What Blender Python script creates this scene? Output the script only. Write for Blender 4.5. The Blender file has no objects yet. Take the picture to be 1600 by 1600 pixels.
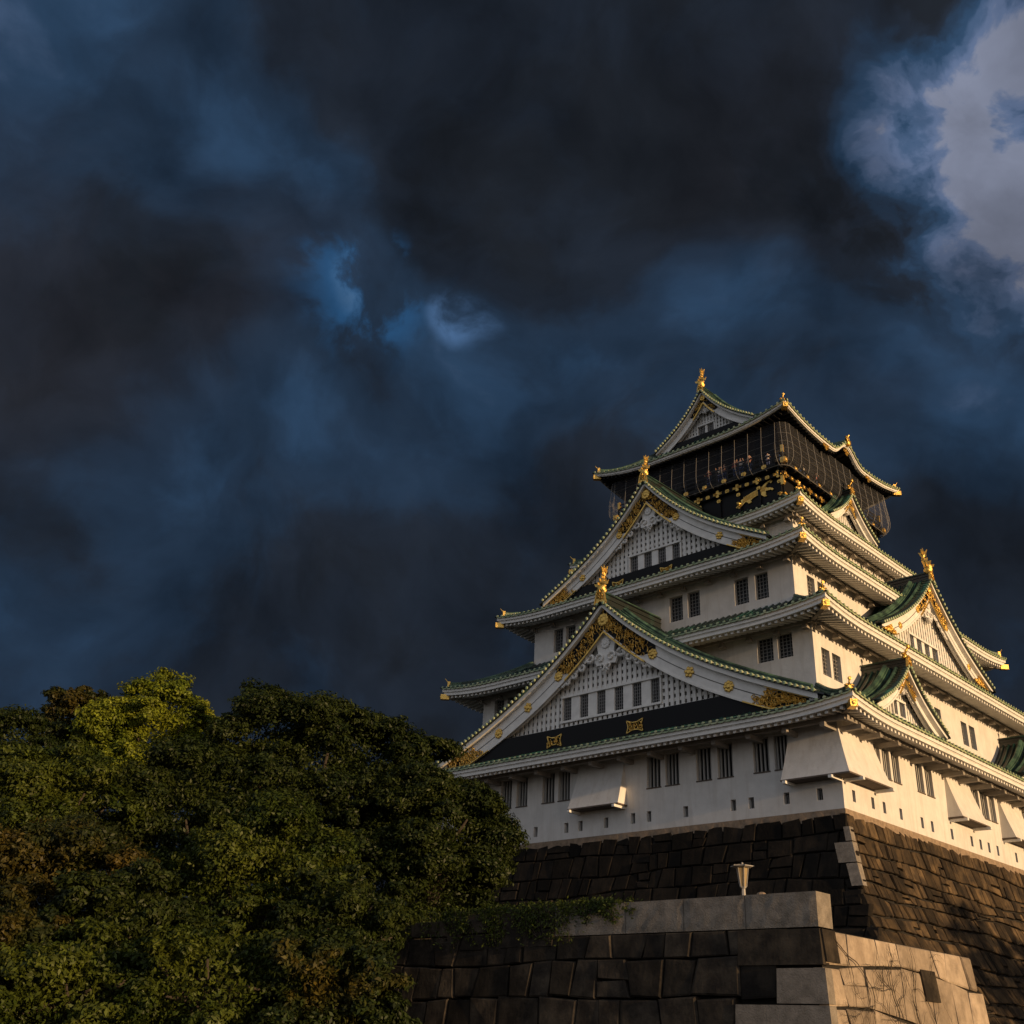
import bpy, math, random
import numpy as np
from mathutils import Vector, Matrix
R = math.radians
scene = bpy.context.scene
COL = scene.collection
random.seed(7); RNG = np.random.default_rng(11)

# ------------------------------------------------------------------ camera
cam_d = bpy.data.cameras.new('camera'); cam = bpy.data.objects.new('camera', cam_d); COL.objects.link(cam)
cam_d.sensor_width = 36; cam_d.lens = 37.665; cam_d.clip_start = .1; cam_d.clip_end = 6000
r2 = Vector((0.72624429, 0.68625157, 0.04034862)); u2 = Vector((0.27762528, -0.34648718, 0.8960306)); fw = Vector((-0.62888269, 0.63953532, 0.44215512))
M = Matrix((r2, u2, -fw)).transposed().to_4x4(); M.translation = Vector((42.881, -72.463, -10.243))
cam.matrix_world = M
scene.camera = cam
scene.render.resolution_x = 1024; scene.render.resolution_y = 1024

# ------------------------------------------------------------------ sun and sky
SUN_EL, SUN_AZ = 5.5, -1.1            # degrees; azimuth counted from +X towards +Y
sd = Vector((math.cos(R(SUN_EL))*math.cos(R(SUN_AZ)), math.cos(R(SUN_EL))*math.sin(R(SUN_AZ)), math.sin(R(SUN_EL))))
sl = bpy.data.lights.new('sun', 'SUN'); sl.energy = 5.0; sl.angle = R(.5); sl.color = (1, .66, .34)
sun = bpy.data.objects.new('sun', sl); COL.objects.link(sun); sun.rotation_euler = sd.to_track_quat('Z', 'Y').to_euler()
scene.view_settings.view_transform = 'Standard'; scene.view_settings.look = 'None'
scene.view_settings.exposure = 0; scene.view_settings.gamma = 1

world = bpy.data.worlds.new('World'); scene.world = world; world.use_nodes = True
nt = world.node_tree; nt.nodes.clear(); L = nt.links
def N(t, **k):
    n = nt.nodes.new(t)
    for a, b in k.items(): setattr(n, a, b)
    return n
def mth(op, a, b=None, clamp=False, tree=None):
    n = (tree or nt).nodes.new('ShaderNodeMath'); n.operation = op; n.use_clamp = clamp
    for i, x in enumerate((a, b)):
        if x is None: continue
        if isinstance(x, (int, float)): n.inputs[i].default_value = x
        else: (tree or nt).links.new(x, n.inputs[i])
    return n.outputs[0]
def smooth(x, lo, hi):
    n = nt.nodes.new('ShaderNodeMapRange'); n.interpolation_type = 'SMOOTHSTEP'
    n.inputs[1].default_value = lo; n.inputs[2].default_value = hi; L.new(x, n.inputs[0]); return n.outputs[0]
def mixc(f, a, b):
    n = nt.nodes.new('ShaderNodeMix'); n.data_type = 'RGBA'
    if isinstance(f, (int, float)): n.inputs[0].default_value = f
    else: L.new(f, n.inputs[0])
    for i, x in ((6, a), (7, b)):
        if isinstance(x, tuple): n.inputs[i].default_value = (*x, 1)
        else: L.new(x, n.inputs[i])
    return n.outputs[2]
tc = N('ShaderNodeTexCoord')
def noise(scale, detail, rough, vec, off=0.0, dist=0.0):
    n = nt.nodes.new('ShaderNodeTexNoise'); n.inputs['Scale'].default_value = scale; n.inputs['Detail'].default_value = detail
    n.inputs['Roughness'].default_value = rough; n.inputs['Distortion'].default_value = dist
    m = nt.nodes.new('ShaderNodeVectorMath'); m.operation = 'ADD'; m.inputs[1].default_value = (off, off*.7, -off*.3); L.new(vec, m.inputs[0]); L.new(m.outputs[0], n.inputs['Vector'])
    return n
D = tc.outputs['Generated']
def warp(vec, scale, det, amt, off):
    n = noise(scale, det, .55, vec, off)
    a_ = N('ShaderNodeVectorMath', operation='SUBTRACT'); L.new(n.outputs['Color'], a_.inputs[0]); a_.inputs[1].default_value = (.5, .5, .5)
    b_ = N('ShaderNodeVectorMath', operation='SCALE'); L.new(a_.outputs[0], b_.inputs[0]); b_.inputs[3].default_value = amt
    c_ = N('ShaderNodeVectorMath', operation='ADD'); L.new(vec, c_.inputs[0]); L.new(b_.outputs[0], c_.inputs[1]); return c_.outputs[0]
DW = warp(D, 3.0, 3, .16, 3.1)
DF = warp(DW, 9.0, 5, .05, 6.2)
def patch(d, lo, hi, vec=None):
    n = nt.nodes.new('ShaderNodeVectorMath'); n.operation = 'NORMALIZE'; L.new(vec or DW, n.inputs[0])
    m = nt.nodes.new('ShaderNodeVectorMath'); m.operation = 'DOT_PRODUCT'; L.new(n.outputs[0], m.inputs[0]); m.inputs[1].default_value = Vector(d).normalized()
    return smooth(m.outputs['Value'], math.cos(R(lo)), math.cos(R(hi)))
S = .1                                               # Background strength; colours below are given as seen radiance
def c(r, g, b): return (r/S, g/S, b/S)
fA = noise(2.4, 8, .52, DF, 1.7).outputs['Fac']; fB = noise(6.0, 7, .55, DF, 5.3).outputs['Fac']; fC = noise(15, 6, .55, DF, 9.1).outputs['Fac']
# how thin the cloud cover is, direction by direction, torn up by noise before it is turned into colour
op = mth('ADD', mth('MULTIPLY', mth('SUBTRACT', fA, .5), .75), mth('MULTIPLY', mth('SUBTRACT', fB, .5), .58))
op = mth('ADD', op, mth('MULTIPLY', mth('SUBTRACT', fC, .5), .28)); op = mth('ADD', op, .105)
for d, lo, hi, w_ in [((-.689, .150, .703), 13, 1, .34), ((-.66, .358, .661), 8, 0, .24), ((-.657, .526, .539), 10, 0, .34), ((-.592, .576, .564), 6, 0, .12),
                      ((-.788, .414, .456), 9, 0, .22), ((-.894, .328, .307), 11, 0, .16), ((-.414, .669, .618), 5, 0, .22), ((-.466, .681, .564), 9, 0, .17),
                      ((-.242, .774, .586), 8, 0, .16), ((-.288, .789, .543), 10, 0, .12), ((-.255, .844, .472), 5, 0, .26),
                      ((-.118, .715, .689), 8.2, 3.0, .36), ((-.205, .690, .695), 6.6, 1.8, .52), ((-.10, .65, .755), 6, 1, .16), ((-.175, .735, .657), 3.0, .5, .26), ((-.236, .668, .705), 4.6, 1.0, .46), ((-.33, .62, .71), 9, 2, -.10), ((-.16, .81, .565), 8, 2, -.10)]:
    op = mth('ADD', op, mth('MULTIPLY', patch(d, lo, hi), w_))
edge = mth('MULTIPLY', patch((-.17, .72, .67), 11, 4), mth('ADD', mth('MULTIPLY', mth('SUBTRACT', fB, .53), 2.6), mth('MULTIPLY', mth('SUBTRACT', fC, .5), 1.7)))
op = mth('ADD', op, edge)
ramp = N('ShaderNodeValToRGB'); L.new(op, ramp.inputs[0]); cr_ = ramp.color_ramp; cr_.interpolation = 'EASE'
stops = [(0.0, (.0112, .0140, .0195)), (.16, (.0138, .0192, .0300)), (.34, (.0165, .032, .060)), (.50, (.022, .049, .097)), (.64, (.046, .080, .148)), (.82, (.088, .125, .215)), (1.0, (.17, .19, .26))]
for i, (p_, q_) in enumerate(stops):
    e_ = cr_.elements[i] if i < 2 else cr_.elements.new(p_); e_.position = p_; e_.color = (*[x/S/10 for x in q_], 1)
rs_ = N('ShaderNodeVectorMath', operation='SCALE'); L.new(ramp.outputs[0], rs_.inputs[0]); rs_.inputs[3].default_value = 10.0; cloud = rs_.outputs[0]
# brownish cloud bellies
for d, lo in (((-.794, .231, .562), 12), ((-.696, .386, .606), 7), ((-.30, .70, .64), 13)):
    cloud = mixc(mth('MULTIPLY', patch(d, lo, 0), mth('MULTIPLY', smooth(fB, .40, .62), .35)), cloud, c(.024, .0235, .030))
hole = mth('MULTIPLY', patch((-.649, .466, .601), 5.0, .5, DF), smooth(fC, .47, .62)); cloud = mixc(hole, cloud, c(.022, .085, .20))
hole = mth('MULTIPLY', patch((-.652, .458, .604), 2.6, .2, DF), smooth(fC, .52, .64)); cloud = mixc(hole, cloud, c(.055, .125, .24))
hole = mth('MULTIPLY', patch((-.589, .544, .597), 2.0, .0, DF), smooth(fC, .40, .62)); cloud = mixc(hole, cloud, c(.06, .125, .25))
# relief: side of the cloud turned to the light is a little brighter
off_ = N('ShaderNodeVectorMath', operation='ADD'); L.new(DF, off_.inputs[0]); off_.inputs[1].default_value = (.03, .012, .018)
rel = mth('SUBTRACT', noise(5.0, 6, .5, DF, 21.0).outputs['Fac'], noise(5.0, 6, .5, off_.outputs[0], 21.0).outputs['Fac'])
rl = mth('ADD', mth('MULTIPLY', rel, 2.4), .97)
tv = N('ShaderNodeVectorMath', operation='SCALE'); L.new(cloud, tv.inputs[0]); L.new(rl, tv.inputs[3]); cloud = tv.outputs[0]
# clear evening sky behind the photographer, storm clouds ahead
sky = N('ShaderNodeTexSky', sky_type='NISHITA'); sky.sun_disc = False; sky.sun_elevation = R(SUN_EL); sky.sun_rotation = R(90-SUN_AZ)
sky.altitude = 50; sky.dust_density = 1.5
gain = N('ShaderNodeVectorMath', operation='SCALE'); L.new(sky.outputs[0], gain.inputs[0]); gain.inputs[3].default_value = 1.0
back = N('ShaderNodeVectorMath', operation='DOT_PRODUCT'); L.new(DW, back.inputs[0]); back.inputs[1].default_value = Vector((.35, -.93, .05)).normalized()
bm_ = smooth(back.outputs['Value'], -.12, .45)
clearsky = mixc(.55, gain.outputs[0], c(.60, .61, .69))
final = mixc(bm_, cloud, clearsky)
bg = N('ShaderNodeBackground'); bg.inputs['Strength'].default_value = S; L.new(final, bg.inputs[0])
wo = N('ShaderNodeOutputWorld'); L.new(bg.outputs[0], wo.inputs[0])

# ------------------------------------------------------------------ materials
def material(name, col, rough=.7, metal=0, var=None, vscale=1.0, bump=0, bscale=8, island=0, spec=.5, streak=None, col2=None, c2lo=.45, c2hi=.6, transl=0, alpha=None):
    m = bpy.data.materials.new(name); m.use_nodes = True; t = m.node_tree; p = t.nodes['Principled BSDF']; l = t.links
    p.inputs['Roughness'].default_value = rough; p.inputs['Metallic'].default_value = metal; p.inputs['Specular IOR Level'].default_value = spec
    co = t.nodes.new('ShaderNodeTexCoord').outputs['Object']
    def nz(sc, det=5, r=.6, vec=co):
        n = t.nodes.new('ShaderNodeTexNoise'); n.inputs['Scale'].default_value = sc; n.inputs['Detail'].default_value = det; n.inputs['Roughness'].default_value = r; l.new(vec, n.inputs['Vector']); return n.outputs['Fac']
    def mix(f, a, b, mode='MIX'):
        n = t.nodes.new('ShaderNodeMix'); n.data_type = 'RGBA'; n.blend_type = mode
        if isinstance(f, float): n.inputs[0].default_value = f
        else: l.new(f, n.inputs[0])
        for i, x in ((6, a), (7, b)):
            if isinstance(x, tuple): n.inputs[i].default_value = (*x, 1)
            else: l.new(x, n.inputs[i])
        return n.outputs[2]
    def ramp(x, a, b):
        n = t.nodes.new('ShaderNodeMapRange'); n.inputs[1].default_value = a; n.inputs[2].default_value = b; l.new(x, n.inputs[0]); return n.outputs[0]
    out = col
    if col2: out = mix(ramp(nz(vscale), c2lo, c2hi), out, col2)
    if var: out = mix(ramp(nz(vscale*1.7+.3, 6), .35, .68), out, tuple(x*(1-var) for x in col)) if not col2 else out
    if streak:
        mp = t.nodes.new('ShaderNodeMapping'); mp.inputs['Scale'].default_value = (2.2, 2.2, .22); l.new(co, mp.inputs[0])
        f = ramp(nz(1.4, 7, .65, mp.outputs[0]), .48, .75)
        out = mix(mth('MULTIPLY', f, streak[1], tree=t), out, streak[0])
    if island:
        g = t.nodes.new('ShaderNodeNewGeometry').outputs['Random Per Island']
        cr = t.nodes.new('ShaderNodeMapRange'); cr.inputs[3].default_value = 1-island; cr.inputs[4].default_value = 1+island; l.new(g, cr.inputs[0])
        mm = t.nodes.new('ShaderNodeVectorMath'); mm.operation = 'SCALE'; l.new(cr.outputs[0], mm.inputs[3])
        if isinstance(out, tuple): mm.inputs[0].default_value = out
        else: l.new(out, mm.inputs[0])
        out = mm.outputs[0]
    if isinstance(out, tuple): p.inputs['Base Color'].default_value = (*out, 1)
    else: l.new(out, p.inputs['Base Color'])
    if bump:
        b = t.nodes.new('ShaderNodeBump'); b.inputs['Strength'].default_value = min(1, bump); b.inputs['Distance'].default_value = .04*max(1, bump)
        l.new(nz(bscale, 8, .65), b.inputs['Height']); l.new(b.outputs[0], p.inputs['Normal'])
    if alpha is not None: p.inputs['Alpha'].default_value = alpha
    if transl:
        tr = t.nodes.new('ShaderNodeBsdfTranslucent'); ms = t.nodes.new('ShaderNodeMixShader'); ms.inputs[0].default_value = transl
        if isinstance(out, tuple): tr.inputs[0].default_value = (*out, 1)
        else: l.new(out, tr.inputs[0])
        l.new(p.outputs[0], ms.inputs[1]); l.new(tr.outputs[0], ms.inputs[2]); l.new(ms.outputs[0], t.nodes['Material Output'].inputs[0])
    return m
plaster = material('plaster', (.68, .655, .62), .85, streak=((.40, .34, .28), .38), var=.14, vscale=.5, bump=.25, bscale=6)
white = material('white_paint', (.76, .74, .70), .7, var=.18, vscale=.8, bump=.15, bscale=10)
soffit_m = material('shaded_plaster', (.30, .27, .235), .9, var=.25, vscale=.8)  # plaster darkened so the colour carries the shade under the eaves
tile = material('copper_tile', (.005, .009, .008), .45, col2=(.018, .075, .055), vscale=.55, c2lo=.52, c2hi=.72, bump=.3, bscale=9, spec=.6)
rib_m = material('copper_rib', (.008, .020, .016), .38, col2=(.030, .135, .092), vscale=.6, c2lo=.50, c2hi=.70, spec=.6)
ridge_m = material('copper_ridge', (.012, .030, .022), .5, col2=(.06, .12, .075), vscale=1.1, c2lo=.4, c2hi=.62, bump=.5, bscale=7, spec=.5)
tile_end = material('tile_end', (.24, .32, .18), .5, col2=(.44, .47, .28), vscale=2.2, spec=.6)
gold = material('gold_leaf', (.82, .54, .15), .42, metal=1, var=.35, vscale=2.5, bump=.9, bscale=9)
black = material('black_lacquer', (.005, .005, .006), .6, bump=.1, spec=.2)
dark = material('dark_opening', (.006, .007, .009), .35, spec=.4)
lattice_m = material('grey_lattice', (.22, .215, .21), .7)
bar_m = material('bar_paint', (.34, .33, .31), .8)
lattice_back = material('lattice_back', (.10, .095, .09), .9)  # dark grey paints the shadow seen in the lattice holes
wood = material('weathered_wood', (.12, .09, .07), .8, var=.4, vscale=2)
stone_front = material('shaded_stone', (.009, .0075, .006), .88, col2=(.024, .018, .013), vscale=.9, c2lo=.46, c2hi=.70, bump=1, bscale=5, island=.5, streak=((.045, .032, .020), .3), spec=.15)  # darker copy of the base stone; the front face's shade is in the colour
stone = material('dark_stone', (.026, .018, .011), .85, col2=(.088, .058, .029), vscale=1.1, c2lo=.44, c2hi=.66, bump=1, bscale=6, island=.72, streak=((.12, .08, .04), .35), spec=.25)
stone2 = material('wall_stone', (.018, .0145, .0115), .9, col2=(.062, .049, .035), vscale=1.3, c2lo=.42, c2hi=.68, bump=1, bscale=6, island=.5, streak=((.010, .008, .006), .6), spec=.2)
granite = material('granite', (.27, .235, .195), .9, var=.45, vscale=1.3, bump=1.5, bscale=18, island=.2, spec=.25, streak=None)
granite_end = material('sunlit_granite', (.40, .32, .24), .9, var=.45, vscale=1.0, bump=1.0, bscale=16, island=.32, spec=.25, streak=((.17, .12, .08), .45))  # lighter, warmer copy of granite; sunlight on the terrace end is painted in
joint = material('joint_earth', (.012, .010, .008), .95)
mortar = material('lime_mortar', (.30, .22, .15), .95, var=.4, vscale=2, bump=.8, bscale=6)
net_wire = material('net_wire', (.22, .21, .20), .5, metal=.3)
net_sheet = material('net_sheet', (.35, .36, .40), .8, alpha=.055)
ground_m = material('earth', (.06, .055, .04), .95, var=.4, vscale=.3, bump=.6, bscale=3)
lampglass = material('lamp_panel', (.50, .38, .20), .35, transl=.4)
lampmetal = material('lamp_metal', (.38, .36, .33), .5, metal=.2, var=.3)
bark = material('bark', (.05, .038, .026), .95, var=.4, vscale=3, bump=1, bscale=8)
def leafmat(n, a, b, lo=.4, hi=.62):
    return material(n, a, .5, col2=b, vscale=.55, c2lo=lo, c2hi=hi, island=.45, transl=.25, spec=.2)
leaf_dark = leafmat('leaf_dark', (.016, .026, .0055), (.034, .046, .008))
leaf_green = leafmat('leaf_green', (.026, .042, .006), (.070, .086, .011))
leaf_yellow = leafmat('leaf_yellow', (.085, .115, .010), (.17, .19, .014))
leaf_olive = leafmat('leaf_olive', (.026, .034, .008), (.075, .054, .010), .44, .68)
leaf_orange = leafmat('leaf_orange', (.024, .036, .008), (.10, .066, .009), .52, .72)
skin = material('skin', (.45, .26, .18), .6); hairm = material('hair', (.015, .011, .009), .6)
cloth = [material('cloth_%d' % i, c_, .85) for i, c_ in enumerate([(.35, .08, .06), (.45, .42, .40), (.05, .07, .16), (.30, .14, .10), (.55, .50, .42)])]

# ------------------------------------------------------------------ mesh builder; side k is seen from outside, u runs left to right, d outwards
CA = [(1, 0), (0, 1), (-1, 0), (0, -1)]
def P(k, u, d, z):
    ca, sa = CA[k]; w = -d
    return (u*ca-w*sa, u*sa+w*ca, z)
class MB:
    def __init__(s): s.v = []; s.f = []
    def q(s, *p):
        n = len(s.v); s.v.extend(p); s.f.append(tuple(range(n, n+len(p))))
    def grid(s, rows, close=False):
        n = len(s.v); w = len(rows[0])
        for r in rows: s.v.extend(r)
        for i in range(len(rows)-1):
            for j in range(w-1+(1 if close else 0)):
                a = n+i*w+j; b = n+i*w+(j+1) % w
                s.f.append((a, b, b+w, a+w))
    def hexa(s, p):      # 8 corners: bottom 4, top 4
        n = len(s.v); s.v.extend(p)
        for f in ((3, 2, 1, 0), (4, 5, 6, 7), (0, 1, 5, 4), (1, 2, 6, 5), (2, 3, 7, 6), (3, 0, 4, 7)): s.f.append(tuple(n+i for i in f))
    def box(s, k, u0, u1, d0, d1, z0, z1):
        s.hexa([P(k, u0, d1, z0), P(k, u1, d1, z0), P(k, u1, d0, z0), P(k, u0, d0, z0), P(k, u0, d1, z1), P(k, u1, d1, z1), P(k, u1, d0, z1), P(k, u0, d0, z1)])
    def sweep(s, path, prof, cap=True):
        pts = [Vector(p) for p in path]; rows = []
        for i, p in enumerate(pts):
            t = (pts[min(i+1, len(pts)-1)]-pts[max(i-1, 0)]).normalized()
            up = Vector((0, 0, 1))
            if abs(t.z) > .98: up = Vector((0, 1, 0))
            a = t.cross(up).normalized(); b = a.cross(t)
            pr = prof(i/(len(pts)-1)) if callable(prof) else prof
            rows.append([tuple(p+a*x+b*y) for x, y in pr])
        n = len(s.v); s.grid(rows, True); w = len(rows[0])
        if cap:
            s.f.append(tuple(range(n+w-1, n-1, -1))); m = n+w*(len(rows)-1); s.f.append(tuple(range(m, m+w)))
    def tube(s, path, r, n=6, cap=True):
        if callable(r): f = r
        else: f = lambda t: r
        s.sweep(path, lambda t: [(f(t)*math.cos(2*math.pi*i/n), f(t)*math.sin(2*math.pi*i/n)) for i in range(n)], cap)
    def disc(s, c, ax, r, th=.05, n=8, dome=0):
        c = Vector(c); ax = Vector(ax).normalized(); a = ax.orthogonal().normalized(); b = ax.cross(a)
        ring = lambda rr, h: [tuple(c+ax*h+a*rr*math.cos(2*math.pi*i/n)+b*rr*math.sin(2*math.pi*i/n)) for i in range(n)]
        m = len(s.v); s.grid([ring(r, 0), ring(r, th)], True)
        if dome: s.grid([ring(r, th), ring(r*.55, th+dome)], True); s.q(*ring(r*.55, th+dome))
        else: s.q(*ring(r, th))
    def ball(s, c, r, n=8, sq=(1, 1, 1)):
        c = Vector(c)
        rows = [[(c.x+sq[0]*r*math.sin(math.pi*i/n)*math.cos(2*math.pi*j/n), c.y+sq[1]*r*math.sin(math.pi*i/n)*math.sin(2*math.pi*j/n), c.z+sq[2]*r*math.cos(math.pi*i/n)) for j in range(n)] for i in range(n+1)]
        s.grid(rows, True)
    def build(s, name, mat, parent=None, smooth=False, origin=None):
        me = bpy.data.meshes.new(name); me.from_pydata(s.v, [], s.f); me.materials.append(mat)
        if smooth: me.polygons.foreach_set('use_smooth', [True]*len(me.polygons))
        me.update()
        o = bpy.data.objects.new(name, me); COL.objects.link(o)
        if parent:
            o.parent = parent; w = Vector((0, 0, 0)); q = parent
            while q: w += q.location; q = q.parent
            o.location = -w
        return o
def tag(o, label=None, cat=None, group=None, kind=None):
    for a, b in (('label', label), ('category', cat), ('group', group), ('kind', kind)):
        if b: o[a] = b
    return o
def empty(name, loc=(0, 0, 0)):
    o = bpy.data.objects.new(name, None); COL.objects.link(o); o.location = loc; o.empty_display_size = .5; return o
def lerp(a, b, t): return a+(b-a)*t

# ------------------------------------------------------------------ ground
ZG = -12.0
mb = MB(); mb.q((-1500, -1500, ZG), (1500, -1500, ZG), (1500, 1500, ZG), (-1500, 1500, ZG)); tag(mb.build('ground', ground_m), kind='structure')
ZT = -6.1      # top of the coping of the lower stone terrace
mb = MB()
mb.grid([[(-70, -42.9, ZT-1.08), (26.9, -42.9, ZT-1.08)], [(-70, -33.9, ZT-1.09), (26.9, -33.9, ZT-1.09)]])
mb.grid([[(-70, -33.9, ZT-1.09), (8, -33.9, ZT-1.09)], [(-70, -22, ZT-1.1), (8, -22, ZT-1.1)]])
tag(mb.build('terrace_ground', ground_m), kind='structure')

# ------------------------------------------------------------------ battered stone walls
def block_wall(m, pf, uf, v0, v1, rh, bw, seed, skip=0, depth=.10, joint_w=.035, wav=.0, top_rough=0):
    """pf(u, v, out) -> point; uf(v) -> (umin, umax)"""
    rs = random.Random(seed); v = v0; rows = [v0]
    while v > v1:
        v -= rh*rs.uniform(.62, 1.35); rows.append(max(v, v1-.4))
    nrow = len(rows)
    ph = rs.uniform(0, 9)
    def vl(i, u):
        if i == 0: return rows[0]+(0)
        return rows[i]+rh*wav*(math.sin(u*.21+i*1.3+ph)+.5*math.sin(u*.67+i*2.1))
    for i in range(nrow-1):
        ua, ub = uf((rows[i]+rows[i+1])/2); u = ua; cuts = [ua]
        while u < ub:
            u += bw*rs.choice((.55, .7, .85, 1, 1.15, 1.5))*rs.uniform(.85, 1.15); cuts.append(u)
        if ub-cuts[-2] < bw*.4: cuts.pop()
        cuts[-1] = ub
        sl = [0]+[rs.uniform(-.09, .09)*bw for _ in cuts[1:-1]]+[0]
        for j in range(len(cuts)-1):
            if skip and rs.random() < skip: continue
            split = rs.random() < .10
            parts = [(0, 1)] if not split else [(0, .5+rs.uniform(-.1, .1)), None]
            if split: parts[1] = (parts[0][1], 1)
            for (fa, fb) in parts:
                g = joint_w
                def corner(jj, top):
                    u_ = cuts[jj]+(sl[jj] if top else -sl[jj]); vt, vb = vl(i, cuts[jj]), vl(i+1, cuts[jj])
                    if i == 0 and top_rough: vt -= abs(rs.gauss(0, top_rough))
                    return u_, lerp(vt, vb, fa if top else fb)
                c4 = [corner(j, True), corner(j+1, True), corner(j+1, False), corner(j, False)]
                c4 = [(u_+(g if q in (0, 3) else -g), v_+(-g if q in (0, 1) else g)) for q, (u_, v_) in enumerate(c4)]
                c4 = [(u_+rs.uniform(-.03, .03)*bw*(0 < j < len(cuts)-2), v_+rs.uniform(-.055, .055)*rh*(i > 0)) for u_, v_ in c4]
                if c4[1][0]-c4[0][0] < .1: continue
                b = rs.uniform(.35, 1.2)*depth; tl = [rs.uniform(-.25, .25)*depth for _ in range(4)]
                cu = sum(x[0] for x in c4)/4; cv = sum(x[1] for x in c4)/4; s_ = .90
                o4 = [pf(u_, v_, 0) for u_, v_ in c4]; k4 = [pf(u_, v_, -.3) for u_, v_ in c4]
                ins = [pf(cu+(u_-cu)*s_, cv+(v_-cv)*s_, b+tl[q]) for q, (u_, v_) in enumerate(c4)]
                n = len(m.v); m.v.extend(k4+o4+ins)
                for q in range(4):
                    r_ = (q+1) % 4
                    m.f.append((n+q, n+r_, n+4+r_, n+4+q)); m.f.append((n+4+q, n+4+r_, n+8+r_, n+8+q))
                m.f.append((n+8, n+9, n+10, n+11))
WX, WY = 16.11, 19.57
ZB = 1.3
def off(z):
    d = max(0, ZB-z); return .17*d+.024*d*d
base = empty('castle_stone_base', (0, 0, ZG)); tag(base, 'dark battered stone base of big blocks carrying the white castle keep', 'stone wall')
def base_face(k):
    hu, hd = (WX, WY) if k % 2 == 0 else (WY, WX)
    return (lambda u, v, o: tuple(np.add(P(k, u, hd+off(v)-.02+o, v), (0, 0, 0)))), (lambda v: (-hu-off(v), hu+off(v)))
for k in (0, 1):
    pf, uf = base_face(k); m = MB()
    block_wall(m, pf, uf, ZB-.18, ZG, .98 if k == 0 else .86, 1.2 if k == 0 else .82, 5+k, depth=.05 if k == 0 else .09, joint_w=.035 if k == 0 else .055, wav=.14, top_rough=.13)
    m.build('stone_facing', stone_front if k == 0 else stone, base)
m = MB()
zs = np.linspace(ZB-.02, ZG, 14)
for k in range(4):
    hu, hd = (WX, WY) if k % 2 == 0 else (WY, WX)
    m.grid([[P(k, s*(hu+off(z)-.16), hd+off(z)-.16, z) for s in (-1, 1)] for z in zs])
m.q(P(0, -WX, WY, ZB-.01), P(0, WX, WY, ZB-.01), P(0, WX, -WY, ZB-.01), P(0, -WX, -WY, ZB-.01))
m.build('earth_core', joint, base)
m = MB()
for k in (0, 1):
    hu, hd = (WX, WY) if k % 2 == 0 else (WY, WX)
    rs = random.Random(k+3); n = 90; top = []; bot = []
    for i in range(n+1):
        s = -1+2*i/n; zb = ZB-.42-.25*abs(math.sin(i*.9))*rs.random()
        top.append(P(k, s*(hu+.02), hd+.04, ZB)); bot.append(P(k, s*(hu+off(zb)-.02), hd+off(zb)-.03, zb))
    m.grid([top, bot])
m.build('mortar_band', mortar, base)
# granite quoins on the front right corner
m = MB(); rs = random.Random(4)
zq = [.35, -.45, -1.55, -2.75]
for i in range(3):
    z1, z0 = zq[i]-.03, zq[i+1]+.03
    lf, rf = ((.34, .42), (1.0, .50), (.6, .46))[i]
    def cr(z, g=.10):
        o_ = off(z)+g
        return (WX+o_, -WY-o_, z), (WX+o_-lf, -WY-o_, z), (WX+o_, -WY-o_+rf, z), (WX+o_-lf, -WY-o_+rf, z)
    a = cr(z0); b = cr(z1)
    m.hexa([a[1], a[0], a[2], a[3], b[1], b[0], b[2], b[3]])
m.build('corner_quoin', granite, base)
# ------------------------------------------------------------------ the keep
keep = empty('castle_keep', (0, 0, ZB))
tag(keep, 'white five storey castle keep with green tiled roofs, gold ornaments and black top storey', 'castle')
FISH = []

def wall_face(m, k, hd, u0, u1, z0, z1, holes, depth=.32):
    us = sorted({u0, u1, *[h[0] for h in holes], *[h[1] for h in holes]}); zs_ = sorted({z0, z1, *[h[2] for h in holes], *[h[3] for h in holes]})
    for a, b in zip(us, us[1:]):
        for c0, c1 in zip(zs_, zs_[1:]):
            cu, cz = (a+b)/2, (c0+c1)/2
            if any(h[0] < cu < h[1] and h[2] < cz < h[3] for h in holes): continue
            m.q(P(k, a, hd, c0), P(k, b, hd, c0), P(k, b, hd, c1), P(k, a, hd, c1))
    for a, b, c0, c1 in holes:
        e = hd-depth
        m.q(P(k, a, hd, c0), P(k, a, hd, c1), P(k, a, e, c1), P(k, a, e, c0)); m.q(P(k, b, hd, c0), P(k, b, hd, c1), P(k, b, e, c1), P(k, b, e, c0))
        m.q(P(k, a, hd, c1), P(k, b, hd, c1), P(k, b, e, c1), P(k, a, e, c1)); m.q(P(k, a, hd, c0), P(k, b, hd, c0), P(k, b, e, c0), P(k, a, e, c0))
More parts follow.
